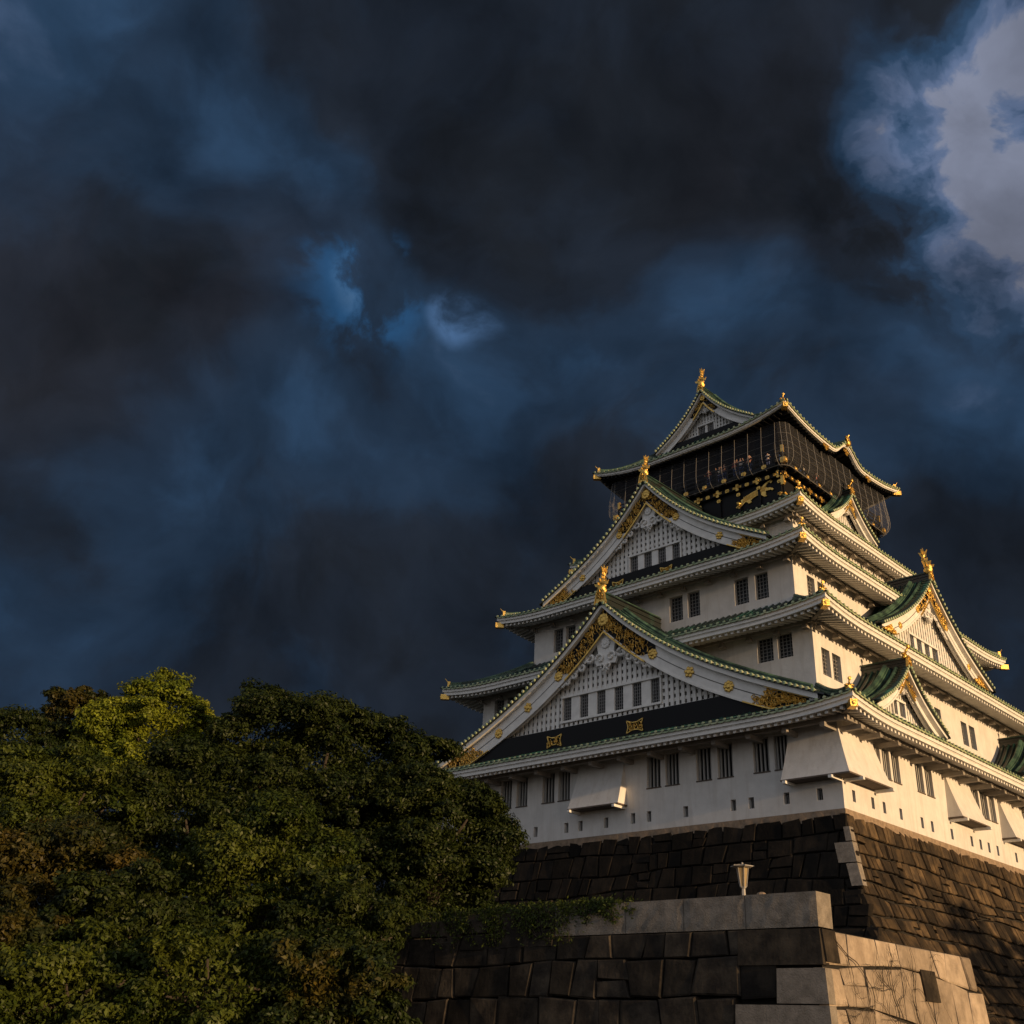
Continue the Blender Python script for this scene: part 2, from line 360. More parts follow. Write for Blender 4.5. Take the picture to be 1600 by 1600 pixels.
def window(k, hd, h, kind, parent=None, depth=.32, name='window'):
    a, b, c0, c1 = h; e = hd-depth
    m = MB(); m.box(k, a-.01, b+.01, e-.06, e-.01, c0-.01, c1+.01)
    w = m.build(name, dark, parent or keep)
    m = MB()
    if kind == 'bars':
        n = 4
        for i in range(n):
            u = lerp(a, b, (i+.5)/n); m.box(k, u-.043, u+.043, e+.06, e+.15, c0, c1)
        m.build('window_bars', bar_m, w)
        m = MB(); m.box(k, a-.03, b+.03, hd-.05, hd+.05, c0-.07, c0-.005); m.build('window_sill', wood, w)
    elif kind == 'loop':
        for i in range(2):
            u = lerp(a, b, (i+1)/3); m.box(k, u-.02, u+.02, e+.03, e+.07, c0, c1)
        m.build('window_bars', lattice_m, w)
    else:
        nu, nz_ = (4, 7) if c1-c0 > 1.3 else (4, 5)
        for i in range(1, nu): u = lerp(a, b, i/nu); m.box(k, u-.021, u+.021, e+.07, e+.11, c0, c1)
        for i in range(1, nz_): z = lerp(c0, c1, i/nz_); m.box(k, a, b, e+.03, e+.069, z-.021, z+.021)
        m.build('window_lattice', lattice_m, w)
    return w
def tier_wall(hx, hy, z0, z1, fr=(), ri=(), kinds=('bars', 'bars'), loops=((), ())):
    m = MB()
    for k, hs, lp in ((0, fr, loops[0]), (1, ri, loops[1])):
        hu, hd = (hx, hy) if k == 0 else (hy, hx)
        holes = [tuple(h) for h in hs]; lh = [(u-.17, u+.17, z-.31, z+.31) for u, z in lp]
        wall_face(m, k, hd, -hu, hu, z0, z1, holes+lh)
    for k in (2, 3):
        hu, hd = (hx, hy) if k == 2 else (hy, hx); wall_face(m, k, hd, -hu, hu, z0, z1, [])
    m.build('plaster_wall', plaster, keep)
    for k, hs, lp in ((0, fr, loops[0]), (1, ri, loops[1])):
        hd = hy if k == 0 else hx
        for h in hs: window(k, hd, h, kinds[k])
        for u, z in lp: window(k, hd, (u-.17, u+.17, z-.31, z+.31), 'loop', name='loophole')

z0_, z1_ = 3.78, 5.68
F1 = [(a, b, z0_, z1_) for a, b in [(-12.75, -11.7), (-11.3, -10.3), (-9, -7.95), (-7.5, -6.5), (-5.17, -4.1), (-3.77, -2.77), (3.38, 4.42), (4.76, 5.77), (7, 8.04), (8.47, 9.5), (10.85, 11.87), (12.2, 13.08)]]
R1 = [(a, b, 3.85, 5.6) for a, b in [(-15.6, -14.75), (-14.5, -13.6), (-13.35, -12.4), (-10.3, -9.3), (-9.0, -8.0), (-2.2, -1.1), (-.85, .3), (.55, 1.5), (6.3, 7.3), (7.6, 8.6), (12, 13), (13.3, 14.3)]]
LF = [(-9.6, 2.0), (-8.3, 2.0), (-5.66, 2.0), (-3.02, 2.02), (-1.85, 2.03), (.21, 2.04), (2.29, 2.1), (3.49, 2.1), (6.15, 2.12), (9.39, 2.15), (10.56, 2.15), (12.77, 2.17), (14.76, 2.17)]
LR = [(-18.4, 2.12), (-16.26, 2.12), (-14.92, 2.1), (-12.9, 2.08), (-10.2, 2.03), (-8.86, 2.02), (-6.14, 2.0), (-3.24, 2.0), (-1.87, 2.0), (-.57, 2.0), (.85, 2.0), (3.95, 2.0), (6, 2), (8, 2), (11, 2), (14, 2)]
tier_wall(WX, WY, ZB, 6.55, F1, R1, ('bars', 'bars'), (LF, LR))
F2 = [(a, b, 11.05, 12.6) for a, b in [(-12.6, -11.6), (-11.3, -10.3), (10, 11.1), (11.42, 12.42)]]
R2 = [(a, b, 9.9, 11.6) for a, b in [(-16.05, -15.05), (-14.75, -13.7), (-5.6, -4.6), (-4.3, -3.3), (-1.85, -.85), (-.5, .5), (3.85, 4.85), (5.25, 6.25), (13.6, 14.6)]]
tier_wall(13.785, 16.96, 8.6, 13.5, F2, R2, ('grid', 'grid'))
F3 = [(a, b, 16.45, 18.3) for a, b in [(-9.35, -8.4), (-8.1, -7.15), (1.55, 2.65), (3.08, 4.08), (6.88, 7.95), (8.48, 9.46)]]
R3 = [(a, b, 16.4, 18.15) for a, b in [(-12.4, -11.4), (-11.0, -10), (9, 10), (11, 12)]]
tier_wall(11.34, 14.14, 15.4, 19.5, F3, R3, ('grid', 'grid'))
tier_wall(9.0, 9.3, 21.2, 25.2)

# flared stone-drop bays of the lowest storey
def flare(z, zt=6.0, zb=2.95, o=.92): s = (zt-z)/(zt-zb); return o*s**1.3
def drop_bay(plan, under, pieces):
    m = MB(); zs_ = np.linspace(6.0, 2.95, 12)
    m.grid([plan(flare(z), z) for z in zs_]); m.q(*plan(flare(2.95), 2.95)) if len(plan(0, 0)) == 4 else None
    b = m.build('stone_drop_bay', plaster, keep, smooth=False)
    for lst, nm_, mt_ in ((under, 'bay_board', wood), (pieces, 'bay_bracket', white)):
        for a in lst: m = MB(); m.box(*a); m.build(nm_, mt_, b)
def simple_bay(k, hd, a, b):
    s_ = .22
    drop_bay(lambda o, z: [P(k, a-o*s_, hd-.01, z), P(k, a-o*s_, hd+o, z), P(k, b+o*s_, hd+o, z), P(k, b+o*s_, hd-.01, z)],
             [(k, a-.22, b+.22, hd-.02, hd+.95, 2.86, 2.945)], [(k, u-.1, u+.1, hd+.0, hd+1.12, 2.70, 2.855) for u in (a+.02, b-.02)])
simple_bay(0, WY, -1.95, 1.65); simple_bay(1, WX, -6.2, -2.7); simple_bay(1, WX, 2.1, 5.6)
drop_bay(lambda o, z: [(13.2-o*.2, -WY+.01, z), (13.2-o*.2, -WY-o, z), (WX+o, -WY-o, z), (WX+o, -15.8+o*.2, z), (WX-.01, -15.8+o*.2, z)],
         [(0, 13.0, WX+.95, WY-.02, WY+.95, 2.86, 2.945), (1, -WY+.05, -15.6, WX-.02, WX+.948, 2.862, 2.943)],
         [(0, 13.2, 13.4, WY, WY+1.12, 2.70, 2.855), (0, WX-.2, WX, WY, WY+1.12, 2.70, 2.855), (1, -16.0, -15.8, WX, WX+1.12, 2.70, 2.855), (1, -WY+.15, -WY+.35, WX, WX+1.12, 2.70, 2.855)])

def ornament_finial(m, p, out, q=1.0):
    """gold demon-tile with ring finial on the end of a hip; p base point, out horizontal direction"""
    p = Vector(p); o = Vector(out).normalized()*q; sd_ = Vector((-o.y, o.x, 0)); Z = Vector((0, 0, q))
    for s in (-1, 1):
        m.tube([tuple(p+sd_*(s*.05)), tuple(p+sd_*(s*.30)+Z*.05), tuple(p+sd_*(s*.36)+Z*.25), tuple(p+sd_*(s*.2)+Z*.34), tuple(p+sd_*(s*.12)+Z*.2)], .075*q, 6)
    m.disc(p+Z*.12-o*.06, o, .2*q, .16*q, 10, .06*q)
    m.tube([tuple(p+Z*.25), tuple(p+Z*.5+o*.1), tuple(p+Z*.68+o*.26)], .075*q, 6)
    m.disc(p+Z*.74+o*.22, o, .15*q, .12*q, 10, .03*q)

RINGS = {}
def roof_ring(name, hx, hy, ze, ux, uy, zt, up, wx, wy, kara=0, dark_under=False, spacing=.47, LC=5.5, arms=0, single=False):
    def c(hu, u): return up*max(0, 1-(hu-abs(u))/LC)**2.1
    def kr(k, u):
        if not kara or k % 2 == 0: return 0
        a = abs(u-KC)/2.9
        return 0 if a > 1 else kara*(.5+.5*math.cos(math.pi*a))**1.25-.12*math.sin(math.pi*a)**2
    def H(k, u, t):
        hu = hx if k % 2 == 0 else hy
        return ze+(zt-ze)*(.66*t+.34*t*t)+(c(hu, u)+kr(k, u))*(1-t)**1.6
    dims = lambda k: (hx, hy, ux, uy, wx, wy) if k % 2 == 0 else (hy, hx, uy, ux, wy, wx)
    m = MB()
    for k in range(4):
        hu, hd, uu, ud, wu, wd = dims(k)
        m.grid([[P(k, s*lerp(hu, uu, t), lerp(hd, ud, t), H(k, s*lerp(hu, uu, t) if t == 0 else s*hu*(1-t)+s*uu*t, t)+.06) for s in np.linspace(-1, 1, 73)] for t in np.linspace(0, 1, 9)])
    roof = m.build(name, tile, keep, smooth=True)
    # round tiles down the slope and their pale end discs
    m = MB(); e = MB()
    for k in range(4):
        hu, hd, uu, ud, wu, wd = dims(k); n = int(2*(hu-.15)/spacing)
        for i in range(n+1):
            u = -(hu-.12)+i*(2*(hu-.12))/n
            tm = 1 if abs(u) <= uu else max(0, (hu-abs(u))/(hu-uu))
            pts = [P(k, u, lerp(hd, ud, t*tm)+(.1 if t == 0 else 0), H(k, u, t*tm)+.06) for t in np.linspace(0, 1, 6)]
            if tm > .04: m.sweep(pts, [(.10, -.02), (.07, .075), (0, .10), (-.07, .075), (-.10, -.02)])
            a, b = P(k, u, hd+.06, 0), P(k, u, hd+.16, 0)
            e.disc((*a[:2], H(k, u, 0)+.085), Vector(b)-Vector(a), .095, .08, 8, 0)
            if i < n:
                u2_ = u+(2*(hu-.12))/n
                e.sweep([P(k, lerp(u, u2_, q), hd+.10, lerp(H(k, u, 0), H(k, u2_, 0), q)+.03-.05*math.sin(math.pi*q)) for q in (0, .25, .5, .75, 1)], [(-.02, -.055), (.02, -.055), (.02, .045), (-.02, .045)], False)
    m.build('round_tiles', rib_m, roof, smooth=True); e.build('tile_ends', tile_end, roof)
    # double white eave board, mitred round the building, then the soffit
    S_ = np.concatenate([np.linspace(-1, 1, 81)])
    prof = [(.02, .035), (0, .0), (0, -.25), (-.075, -.25), (-.075, -.30), (-.10, -.30), (-.10, -.50), (-.32, -.50)]
    if single: prof = [(.02, .035), (0, 0), (0, -.22), (-.08, -.22), (-.08, -.30), (-.32, -.30)]
    m = MB(); bd = MB()
    for k in range(4):
        hu, hd, uu, ud, wu, wd = dims(k)
        m.grid([[P(k, s*(hu+do), hd+do, ze+c(hu, s*hu)+kr(k, s*hu)+dz) for s in S_] for do, dz in prof])
        bd.grid([[P(k, s*(hu+do), hd+do, ze+c(hu, s*hu)+kr(k, s*hu)+dz) for s in S_] for do, dz in [(.13, .035), (.15, .06), (.10, .10), (0, .08)]])
    m.build('eave_board', white, roof); bd.build('eave_underboard', tile, roof)
    zoff = prof[-1][1]
    def SZ(k, u, q, hu, hd, wd):     # soffit height, q 0 at eave .. 1 at wall
        return ze+zoff+(c(hu, u)+kr(k, u))*(1-q)**1.3+q*(hd-wd)*.24
    m = MB()
    for k in range(4):
        hu, hd, uu, ud, wu, wd = dims(k)
        m.grid([[P(k, s*lerp(hu-.3, wu, q), lerp(hd-.3, wd, q), SZ(k, s*lerp(hu, wu, q) if q else s*hu, q, hu, hd, wd)) for s in S_] for q in (0, .25, .5, .75, 1)])
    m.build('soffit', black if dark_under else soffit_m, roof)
    for k in (0, 1, 3):
        m = MB(); br = MB()
        hu, hd, uu, ud, wu, wd = dims(k); n = int(2*(hu-.4)/.43); hr = .09
        for i in range(n+1):
            u = -(hu-.4)+i*2*(hu-.4)/n
            qm = 1 if abs(u) < wu else max(0, (hu-abs(u))/(hu-wu))
            if qm < .08: qm = .08
            d0, d1 = lerp(hd, wd, qm), hd-.26
            za, zb_ = SZ(k, u, 0, hu, hd, wd)+.02, SZ(k, u, qm, hu, hd, wd)+.02
            dd = .17
            m.hexa([P(k, u-hr, d1, za-dd), P(k, u+hr, d1, za-dd), P(k, u+hr, d0, zb_-dd), P(k, u-hr, d0, zb_-dd), P(k, u-hr, d1, za), P(k, u+hr, d1, za), P(k, u+hr, d0, zb_), P(k, u-hr, d0, zb_)])
        if arms and k < 2:
            zt_ = SZ(k, 0, .8, hu, hd, wd)-.22; q_ = arms
            # long beam carried on bracket arms
            br.box(k, -(wu+q_-.2), wu+q_-.2, wd+q_-.32, wd+q_-.10, zt_-.34, zt_-.04)
            nn = int(2*wu/2.15)
            for i in range(nn+1):
                u = lerp(-wu+.15, wu-.15, i/nn)
                br.box(k, u-.14, u+.14, wd-.02, wd+q_+.12, zt_-.60, zt_-.345)
        elif k < 2:
            zt_ = SZ(k, 0, 1, hu, hd, wd)-.10
            br.box(k, -(wu+.3), wu+.3, wd+.30, wd+.48, zt_-.34, zt_-.12)
            nn = int(2*wu/1.95)
            if not dark_under:
                for i in range(nn+1):
                    u = lerp(-wu+.2, wu-.2, i/nn)
                    a, b = .09, .2; zz = zt_-.35
                    br.hexa([P(k, u-b, wd+.62, zz-.32), P(k, u+b, wd+.62, zz-.32), P(k, u+b, wd+.2, zz-.32), P(k, u-b, wd+.2, zz-.32), P(k, u-a, wd+.5, zz), P(k, u+a, wd+.5, zz), P(k, u+a, wd+.28, zz), P(k, u-a, wd+.28, zz)])
        m.build('rafters', black if dark_under else white, roof)
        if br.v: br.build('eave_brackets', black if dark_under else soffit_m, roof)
    # hip ridges, gold ends, gold beam caps at the corners
    for sx, sy in ((1, -1), (-1, -1), (1, 1), (-1, 1)):
        pts = []
        for t in np.linspace(.07, 1, 14):
            pts.append((sx*lerp(hx, ux, t), sy*lerp(hy, uy, t), H(0, lerp(hx, ux, t), t)+.16))
        pts[0] = (pts[0][0], pts[0][1], pts[0][2]+.05)
        m = MB(); m.sweep(pts, [(.20, -.18), (.20, .05), (.13, .1), (.15, .2), (.08, .29), (-.08, .29), (-.15, .2), (-.13, .1), (-.20, .05), (-.20, -.18)])
        hip = m.build('hip_ridge', ridge_m, roof)
        m = MB(); p0 = Vector(pts[0]); oo = Vector((sx, sy, 0))
        if (sx, sy) == (1, -1): ornament_finial(m, p0+Vector((0, 0, .02)), oo, .66)
        else:
            v_ = oo.normalized(); t_ = Vector((-v_.y, v_.x, 0)); m.hexa([tuple(p0+v_*(.02+b*.1)+t_*a*.17+Vector((0, 0, .08+h*.24))) for h in (-1, 1) for a, b in ((-1, 1), (1, 1), (1, -1), (-1, -1))]); m.tube([tuple(p0+v_*.05+Vector((0, 0, .3))), tuple(p0+v_*.22+Vector((0, 0, .42))), tuple(p0+v_*.34+Vector((0, 0, .58)))], lambda t: .05*(1-.7*t), 5)
        m.build('ridge_finial', gold, hip, smooth=(sx, sy) == (1, -1))
        m = MB(); cz = ze+up+(-.34 if single else -.60)-.05; cx, cy = sx*(hx-.13), sy*(hy-.13)
        v = oo.normalized(); s_ = Vector((-v.y, v.x, 0)); b_ = Vector((cx, cy, cz)); q = .19
        pr_ = [b_+s_*(a*q)+v*(b*.32-.05)+Vector((0, 0, h*q)) for h in (-1, 1) for a, b in ((-1, 1), (1, 1), (1, -1), (-1, -1))]
        m.hexa([tuple(x) for x in pr_]); m.disc(b_+v*.26, v, .11, .05, 8, .02); m.build('beam_cap', gold, roof)
        m = MB(); m.hexa([tuple(b_-v*1.9*(h if False else 1)+s_*(a*.13)+v*(b*1.7)+Vector((0, 0, h*.16+.12*(0 if b > 0 else 1)))) for h in (-1, 1) for a, b in ((-1, 1), (1, 1), (1, -1), (-1, -1))]); m.build('hip_beam', black if dark_under else soffit_m, roof)
    RINGS[name] = H
    return roof, H
KC = .2
roof_ring('roof', 18.35, 21.94, 6.22, 13.785, 16.96, 8.7, .42, WX, WY, arms=1.25)
roof_ring('roof', 16.0, 19.257, 13.12, 11.34, 14.14, 15.75, .42, 13.785, 16.96)
roof_ring('roof', 13.418, 16.348, 19.15, 9.0, 9.3, 22.3, .43, 11.34, 14.14)
roof_ring('roof', 10.636, 10.916, 24.72, 7.3, 7.3, 27.0, .5, 9.0, 9.3)
roofE, HE = roof_ring('roof', 9.296, 9.449, 33.08, 4.9, 6.1, 35.6, .9, 6.3, 6.3, kara=1.35, dark_under=True, LC=6.5, single=True)

# ------------------------------------------------------------------ gables
def rosette(m, c, ax, r, petals=8):
    m.disc(c, ax, r*.5, .07, 10, .05)
    c = Vector(c); ax = Vector(ax).normalized(); a = ax.orthogonal().normalized(); b = ax.cross(a)
    for i in range(petals):
        t = 2*math.pi*i/petals; m.disc(c+(a*math.cos(t)+b*math.sin(t))*r*.66, ax, r*.34, .05, 7, .03)
def curls(m, k, d, inside, bb, n, r, seed, w=.035):
    """pierced scrollwork: spirals of flat gilt wire that fill the region inside()"""
    rs = random.Random(seed); u0, u1, z0, z1 = bb; placed = 0; tries = 0
    while placed < n and tries < n*40:
        tries += 1
        u, z = rs.uniform(u0, u1), rs.uniform(z0, z1)
        if not inside(u, z): continue
        a0 = rs.uniform(0, 6.28); dr = rs.choice((-1, 1)); rr = r*rs.uniform(.6, 1.15); pts = []
        for i in range(10):
            t = i/9; ra = rr*(1-.78*t); a = a0+dr*t*5.2
            pu, pz = u+ra*math.cos(a), z+ra*math.sin(a)
            if not inside(pu, pz): break
            pts.append(P(k, pu, d+.03*math.sin(3*t), pz))
        if len(pts) > 4:
            m.sweep(pts, [(w, -.02), (w, .02), (-w, .02), (-w, -.02)] if False else [(w*math.cos(q), w*math.sin(q)) for q in (0, 1.57, 3.14, 4.71)]); placed += 1
def poly_plate(m, k, d0, d1, pts):
    n = len(m.v); q = len(pts)
    m.v.extend([P(k, u, d0, z) for u, z in pts]+[P(k, u, d1, z) for u, z in pts])
    m.f.append(tuple(range(n+q, n+2*q)))
    for i in range(q): j = (i+1) % q; m.f.append((n+i, n+j, n+q+j, n+q+i))

def fish(name, p, out, s=1.0, label=None):
    """gold dolphin-tiled roof fish, head low, tail up"""
    p = Vector(p); o = Vector(out).normalized(); Z = Vector((0, 0, 1)); sd_ = Vector((-o.y, o.x, 0))
    m = MB()
    A = [(.0, .0, .30), (.18, .12, .34), (.26, .42, .33), (.12, .8, .27), (-.06, 1.12, .2), (-.08, 1.42, .13), (.06, 1.7, .07)]
    pts = [p+(o*a+Z*b)*s for a, b, r in A]; rr = [r*s for a, b, r in A]
    # smooth the spine
    P2, R2_ = [], []
    for i in range(len(pts)-1):
        for q in range(3): P2.append(tuple(pts[i].lerp(pts[i+1], q/3))); R2_.append(lerp(rr[i], rr[i+1], q/3)*(1+.10*((q) % 2)))
    P2.append(tuple(pts[-1])); R2_.append(rr[-1])
    n = len(P2)-1
    m.tube(P2, lambda t: R2_[min(n, int(round(t*n)))], 9)
    b = m.build(name, gold, keep, smooth=True)
    if label: b['label'] = label
    m = MB()
    def fin(c, vecs, th=.035):
        pp = [c]+[c+v for v in vecs]; n0 = len(m.v); q = len(pp)
        nn = (pp[1]-pp[0]).cross(pp[2]-pp[0]).normalized()*th*s
        m.v.extend([tuple(x+nn) for x in pp]+[tuple(x-nn) for x in pp]); m.f.append(tuple(range(n0, n0+q))); m.f.append(tuple(range(n0+2*q-1, n0+q-1, -1)))
        for i in range(q): j = (i+1) % q; m.f.append((n0+i, n0+j, n0+q+j, n0+q+i))
    top = pts[-2]
    fin(top, [(o*.28+Z*.25)*s, (o*.42+Z*.62)*s, (o*.16+Z*.42)*s, (o*.06+Z*.85)*s, (-o*.08+Z*.42)*s, (-o*.34+Z*.5)*s, (-o*.18+Z*.12)*s])
    m2 = top+Z*.1*s
    fin(m2, [(sd_*.2+Z*.2)*s, (sd_*.3+Z*.55)*s, (Z*.42)*s, (-sd_*.3+Z*.55)*s, (-sd_*.2+Z*.2)*s])
    for sg in (-1, 1): fin(pts[2]+sd_*sg*.25*s, [(sd_*sg*.3+Z*.1)*s, (sd_*sg*.42+Z*.36)*s, (sd_*sg*.2+Z*.26)*s, (sd_*sg*.1+Z*.4)*s])
    for i in range(2, 6): fin(pts[i]+o*rr[i]*.8, [(o*.16-Z*.02)*s, (o*.2+Z*.2)*s, (Z*.18)*s])
    fin(pts[0]+o*.25*s, [(o*.26-Z*.06)*s, (o*.30+Z*.1)*s, (Z*.16)*s])
    m.build('fins', gold, b); return b

def gable(k, uc, d, w, zb, zh, dback, wins=None, big=True, pend=True, fishy=1.0, base_beam=True, zc=None, medals=3, orn_label=None, front=True, nbat=None):
    g = empty('gable', (0, 0, 0)); g.parent = keep; g.location = (0, 0, -ZB)
    Hh = zh-zb; sc = Hh/8.76
    def Zr(r): r = min(r, 1.06); return zb+Hh*(.68*(1-r)+.32*max(0, (1-r))**3)
    bh0, bh1 = .205*Hh+.12, .15*Hh+.10                         # height of the barge board, apex and foot
    def bh(r): return lerp(bh0, bh1, r)
    lip = .27*max(.6, sc)
    zcut = zb-.05 if zc is None else zc
    zcb = zb-(.35 if base_beam else .05)
    def Wd(u): return abs(u-uc)/w
    RS = np.linspace(0, 1.0, 25)
    # barge boards
    m = MB(); ml = MB(); gr = MB()
    for s in (-1, 1):
        U = [uc+s*r*w for r in RS]
        top = [(u, Zr(r)) for u, r in zip(U, RS)]
        def low(r, a): return max(zcb, Zr(r)-a)
        m.grid([[P(k, u, d-.28, low(r, .02)) for u, r in zip(U, RS)], [P(k, u, d, low(r, .02)) for u, r in zip(U, RS)], [P(k, u, d, low(r, bh(r))) for u, r in zip(U, RS)], [P(k, u, d-.28, low(r, bh(r))) for u, r in zip(U, RS)]])
        # inner moulding along the lower edge
        m.grid([[P(k, u, d+.001, low(r, bh(r)-.14)) for u, r in zip(U, RS)], [P(k, u, d+.06, low(r, bh(r)-.14)) for u, r in zip(U, RS)], [P(k, u, d+.06, low(r, bh(r))) for u, r in zip(U, RS)], [P(k, u, d-.1, low(r, bh(r))) for u, r in zip(U, RS)]])
        ml.grid([[P(k, u, d-.2, low(r, -.03)) for u, r in zip(U, RS)], [P(k, u, d+.30, low(r, -.03)) for u, r in zip(U, RS)], [P(k, u, d+.30, low(r, lip)) for u, r in zip(U, RS)], [P(k, u, d+.02, low(r, lip+.03)) for u, r in zip(U, RS)]])
        if big:
            rr = [r for r in RS if .12 < r < .86]; mid = lambda r: Zr(r)-lip-(bh(r)-lip)*.48
            gr.grid([[P(k, uc+s*r*w, d+.012, mid(r)+.03) for r in rr], [P(k, uc+s*r*w, d+.012, mid(r)-.03) for r in rr]])
    bb = m.build('barge_board', white, g); ml.build('barge_lip', white, bb)
    if big: gr.build('barge_groove', lattice_back, bb)
    if big:
        for s in (-1, 1):
            for i in range(medals):
                r = lerp(.26, .62, i/(medals-1)) if medals > 1 else .4
                u = uc+s*r*w; z = Zr(r)-lip-(bh(r)-lip)*.48
                mm = MB(); c_ = Vector(P(k, u, d+.02, z)); ax = Vector(P(k, 0, 1, 0)); rosette(mm, c_, ax, .36*max(.7, sc), 8 if i % 2 == 0 else 6); mm.build('medallion', gold, bb)
    # panel with white battens in front of a shaded grid
    dp = d-.62
    def ptop(u): return Zr(Wd(u))-bh(Wd(u))+.12
    u_ext = w
    for r in np.linspace(0, 1, 200):
        if Zr(r)-bh(r)+.12 < zcut+.05: u_ext = r*w; break
    UU = np.linspace(-u_ext, u_ext, 41)
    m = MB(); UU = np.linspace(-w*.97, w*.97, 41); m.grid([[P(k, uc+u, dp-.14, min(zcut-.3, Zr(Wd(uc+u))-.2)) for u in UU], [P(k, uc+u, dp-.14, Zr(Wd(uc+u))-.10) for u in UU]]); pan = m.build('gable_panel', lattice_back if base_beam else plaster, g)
    m = MB(); sp = .40 if big else .30; bw = sp*.29
    wz = wins[0] if wins else None
    def inwin(u, z): return wins and wins[1]-.12 < u < wins[2]+.12 and wz[0]-.1 < z < wz[1]+.12
    n = int(2*u_ext/sp)
    for i in range(1, n):
        u = uc-u_ext+i*2*u_ext/n; zt = min(ptop(u)+.65, Zr(Wd(u))-.15)
        segs = [(zcut-.25, zt)]
        if wins and wins[1]-.1 < u < wins[2]+.1: segs = [(zcut-.25, wz[0]-.14), (wz[1]+.14, zt)]
        for a, b in segs:
            if b-a > .06: m.box(k, u-bw, u+bw, dp-.05, dp+.04, a, b)
    z = zcut+.1
    while z < zh:
        # horizontals
        us = [u for u in np.linspace(-u_ext, u_ext, 200) if min(ptop(uc+u)+.5, Zr(Wd(uc+u))-.2) > z+.05]
        if us:
            a, b = uc+us[0], uc+us[-1]
            segs = [(a, b)]
            if wins and wz[0]-.1 < z < wz[1]+.12: segs = [(a, wins[1]-.1), (wins[2]+.1, b)]
            for a_, b_ in segs:
                if b_-a_ > .1: m.box(k, a_, b_, dp-.138, dp-.03, z-sp*.28, z+sp*.28)
        z += sp*1.15
    m.build('panel_battens', white, pan)
    if wins:
        (wz0, wz1), a, b, nw, pw = wins
        m = MB()
        m.box(k, a-.13, b+.13, dp-.3, dp+.14, wz1+.02, wz1+.16); m.box(k, a-.13, b+.13, dp-.3, dp+.16, wz0-.16, wz0-.02)
        pitch = (b-a-pw)/(nw-1) if nw > 1 else 0
        m.box(k, a-.13, a-.01, dp-.3, dp+.10, wz0-.02, wz1+.02); m.box(k, b+.01, b+.13, dp-.3, dp+.10, wz0-.02, wz1+.02)
        for i in range(nw):
            if i < nw-1: m.box(k, a+i*pitch+pw, a+(i+1)*pitch, dp-.3, dp+.03, wz0-.02, wz1+.02)
        m.build('window_frame', white, pan)
        for i in range(nw):
            window(k, dp-.0, (a+i*pitch, a+i*pitch+pw, wz0, wz1), 'grid', keep, depth=.13)
    # gilt scrollwork at the apex and the feet, white carved pendant
    if big or pend:
        yb = d+.03; arm = .275 if big else .28
        def ins_apex(u, z):
            r = Wd(u); return r < arm and z < Zr(r)-lip*.9 and z > Zr(r)-bh(r)*(1.04 if r < .18 else 1.04-6.5*(r-.18))
        m = MB(); curls(m, k, yb+.05, ins_apex, (uc-arm*w, uc+arm*w, zh-arm*Hh*1.4-bh0, zh), int((170 if big else 60)*max(.5, sc)), .27*max(.55, sc), int(zb*10)+k, w=.029*max(.75, sc))
        ga = m.build('gilt_scrollwork', gold, g)
        m = MB()
        rr = np.linspace(0, arm, 9)
        for s in (-1, 1): m.grid([[P(k, uc+s*r*w, d+.015, Zr(r)-lip) for r in rr], [P(k, uc+s*r*w, d+.015, Zr(r)-bh(r)*(1.0 if r < .18 else 1.0-6.5*(r-.18))) for r in rr]])
        m.build('scroll_backing', black, ga)
        m = MB()
        for s in (-1, 1):
            m.sweep([P(k, uc+s*r*w, d+.09, Zr(r)-bh(r)-.01) for r in np.linspace(0, .22, 6)], [(.04, -.05), (.04, .05), (-.04, .05), (-.04, -.05)])
        m.build('scroll_border', gold, ga)
        m = MB(); rosette(m, P(k, uc, d+.12, zh-bh0*.58), P(k, 0, 1, 0), .46*max(.6, sc), 10); m.build('crest_rosette', gold, ga)
        if big:
            for s in (-1, 1):
                r0, r1 = .70, .955
                def ins(u, z, s=s):
                    if (u-uc)*s < 0: return False
                    r = Wd(u); q = (r-r0)/(r1-r0)
                    if q < 0 or q > 1: return False
                    zt_, zb_ = Zr(r)-lip*1.05, max(zcb+.02, Zr(r)-bh(r))
                    cut = lerp(.05, 1.0, min(1, q*3.2))*(.8+.2*math.sin(q*21))
                    return zb_ < z < zt_ if q > .32 else (zb_+(zt_-zb_)*(0) < z < zb_+(zt_-zb_)*min(1, cut+.1) or False)
                m = MB(); curls(m, k, yb+.04, ins, (uc+s*r0*w if s > 0 else uc+s*r1*w, uc+s*r1*w if s > 0 else uc+s*r0*w, zcb, Zr(r0)), int(70*sc), .25*max(.6, sc), int(zb*7)+s, w=.034)
                gf = m.build('gilt_scrollwork', gold, g)
                m = MB(); rr = np.linspace(r0+.05, r1, 8); m.grid([[P(k, uc+s*r*w, d+.013, lerp(max(zcb, Zr(r)-bh(r)), Zr(r)-lip, min(1, (r-r0-.05)/.08))) for r in rr], [P(k, uc+s*r*w, d+.013, max(zcb, Zr(r)-bh(r))) for r in rr]]); m.build('scroll_backing', black, gf)
                m = MB(); m.sweep([P(k, uc+s*r*w, d+.1, max(zcb+.05, Zr(r)-bh(r)+.02)) for r in np.linspace(r0-.02, r1, 8)], [(.035, -.035), (.035, .035), (-.035, .035), (-.035, -.035)])
                m.sweep([P(k, uc+s*r*w, d+.1, Zr(r)-lip*1.05) for r in np.linspace(r0+.08, r1, 8)], [(.03, -.03), (.03, .03), (-.03, .03), (-.03, -.03)])
                m.build('scroll_border', gold, gf)
        # carved pendant
        m = MB(); zc_ = zh-bh0-.05; q = max(.45, sc)*(1.28 if big else .9)
        dd = d-.25
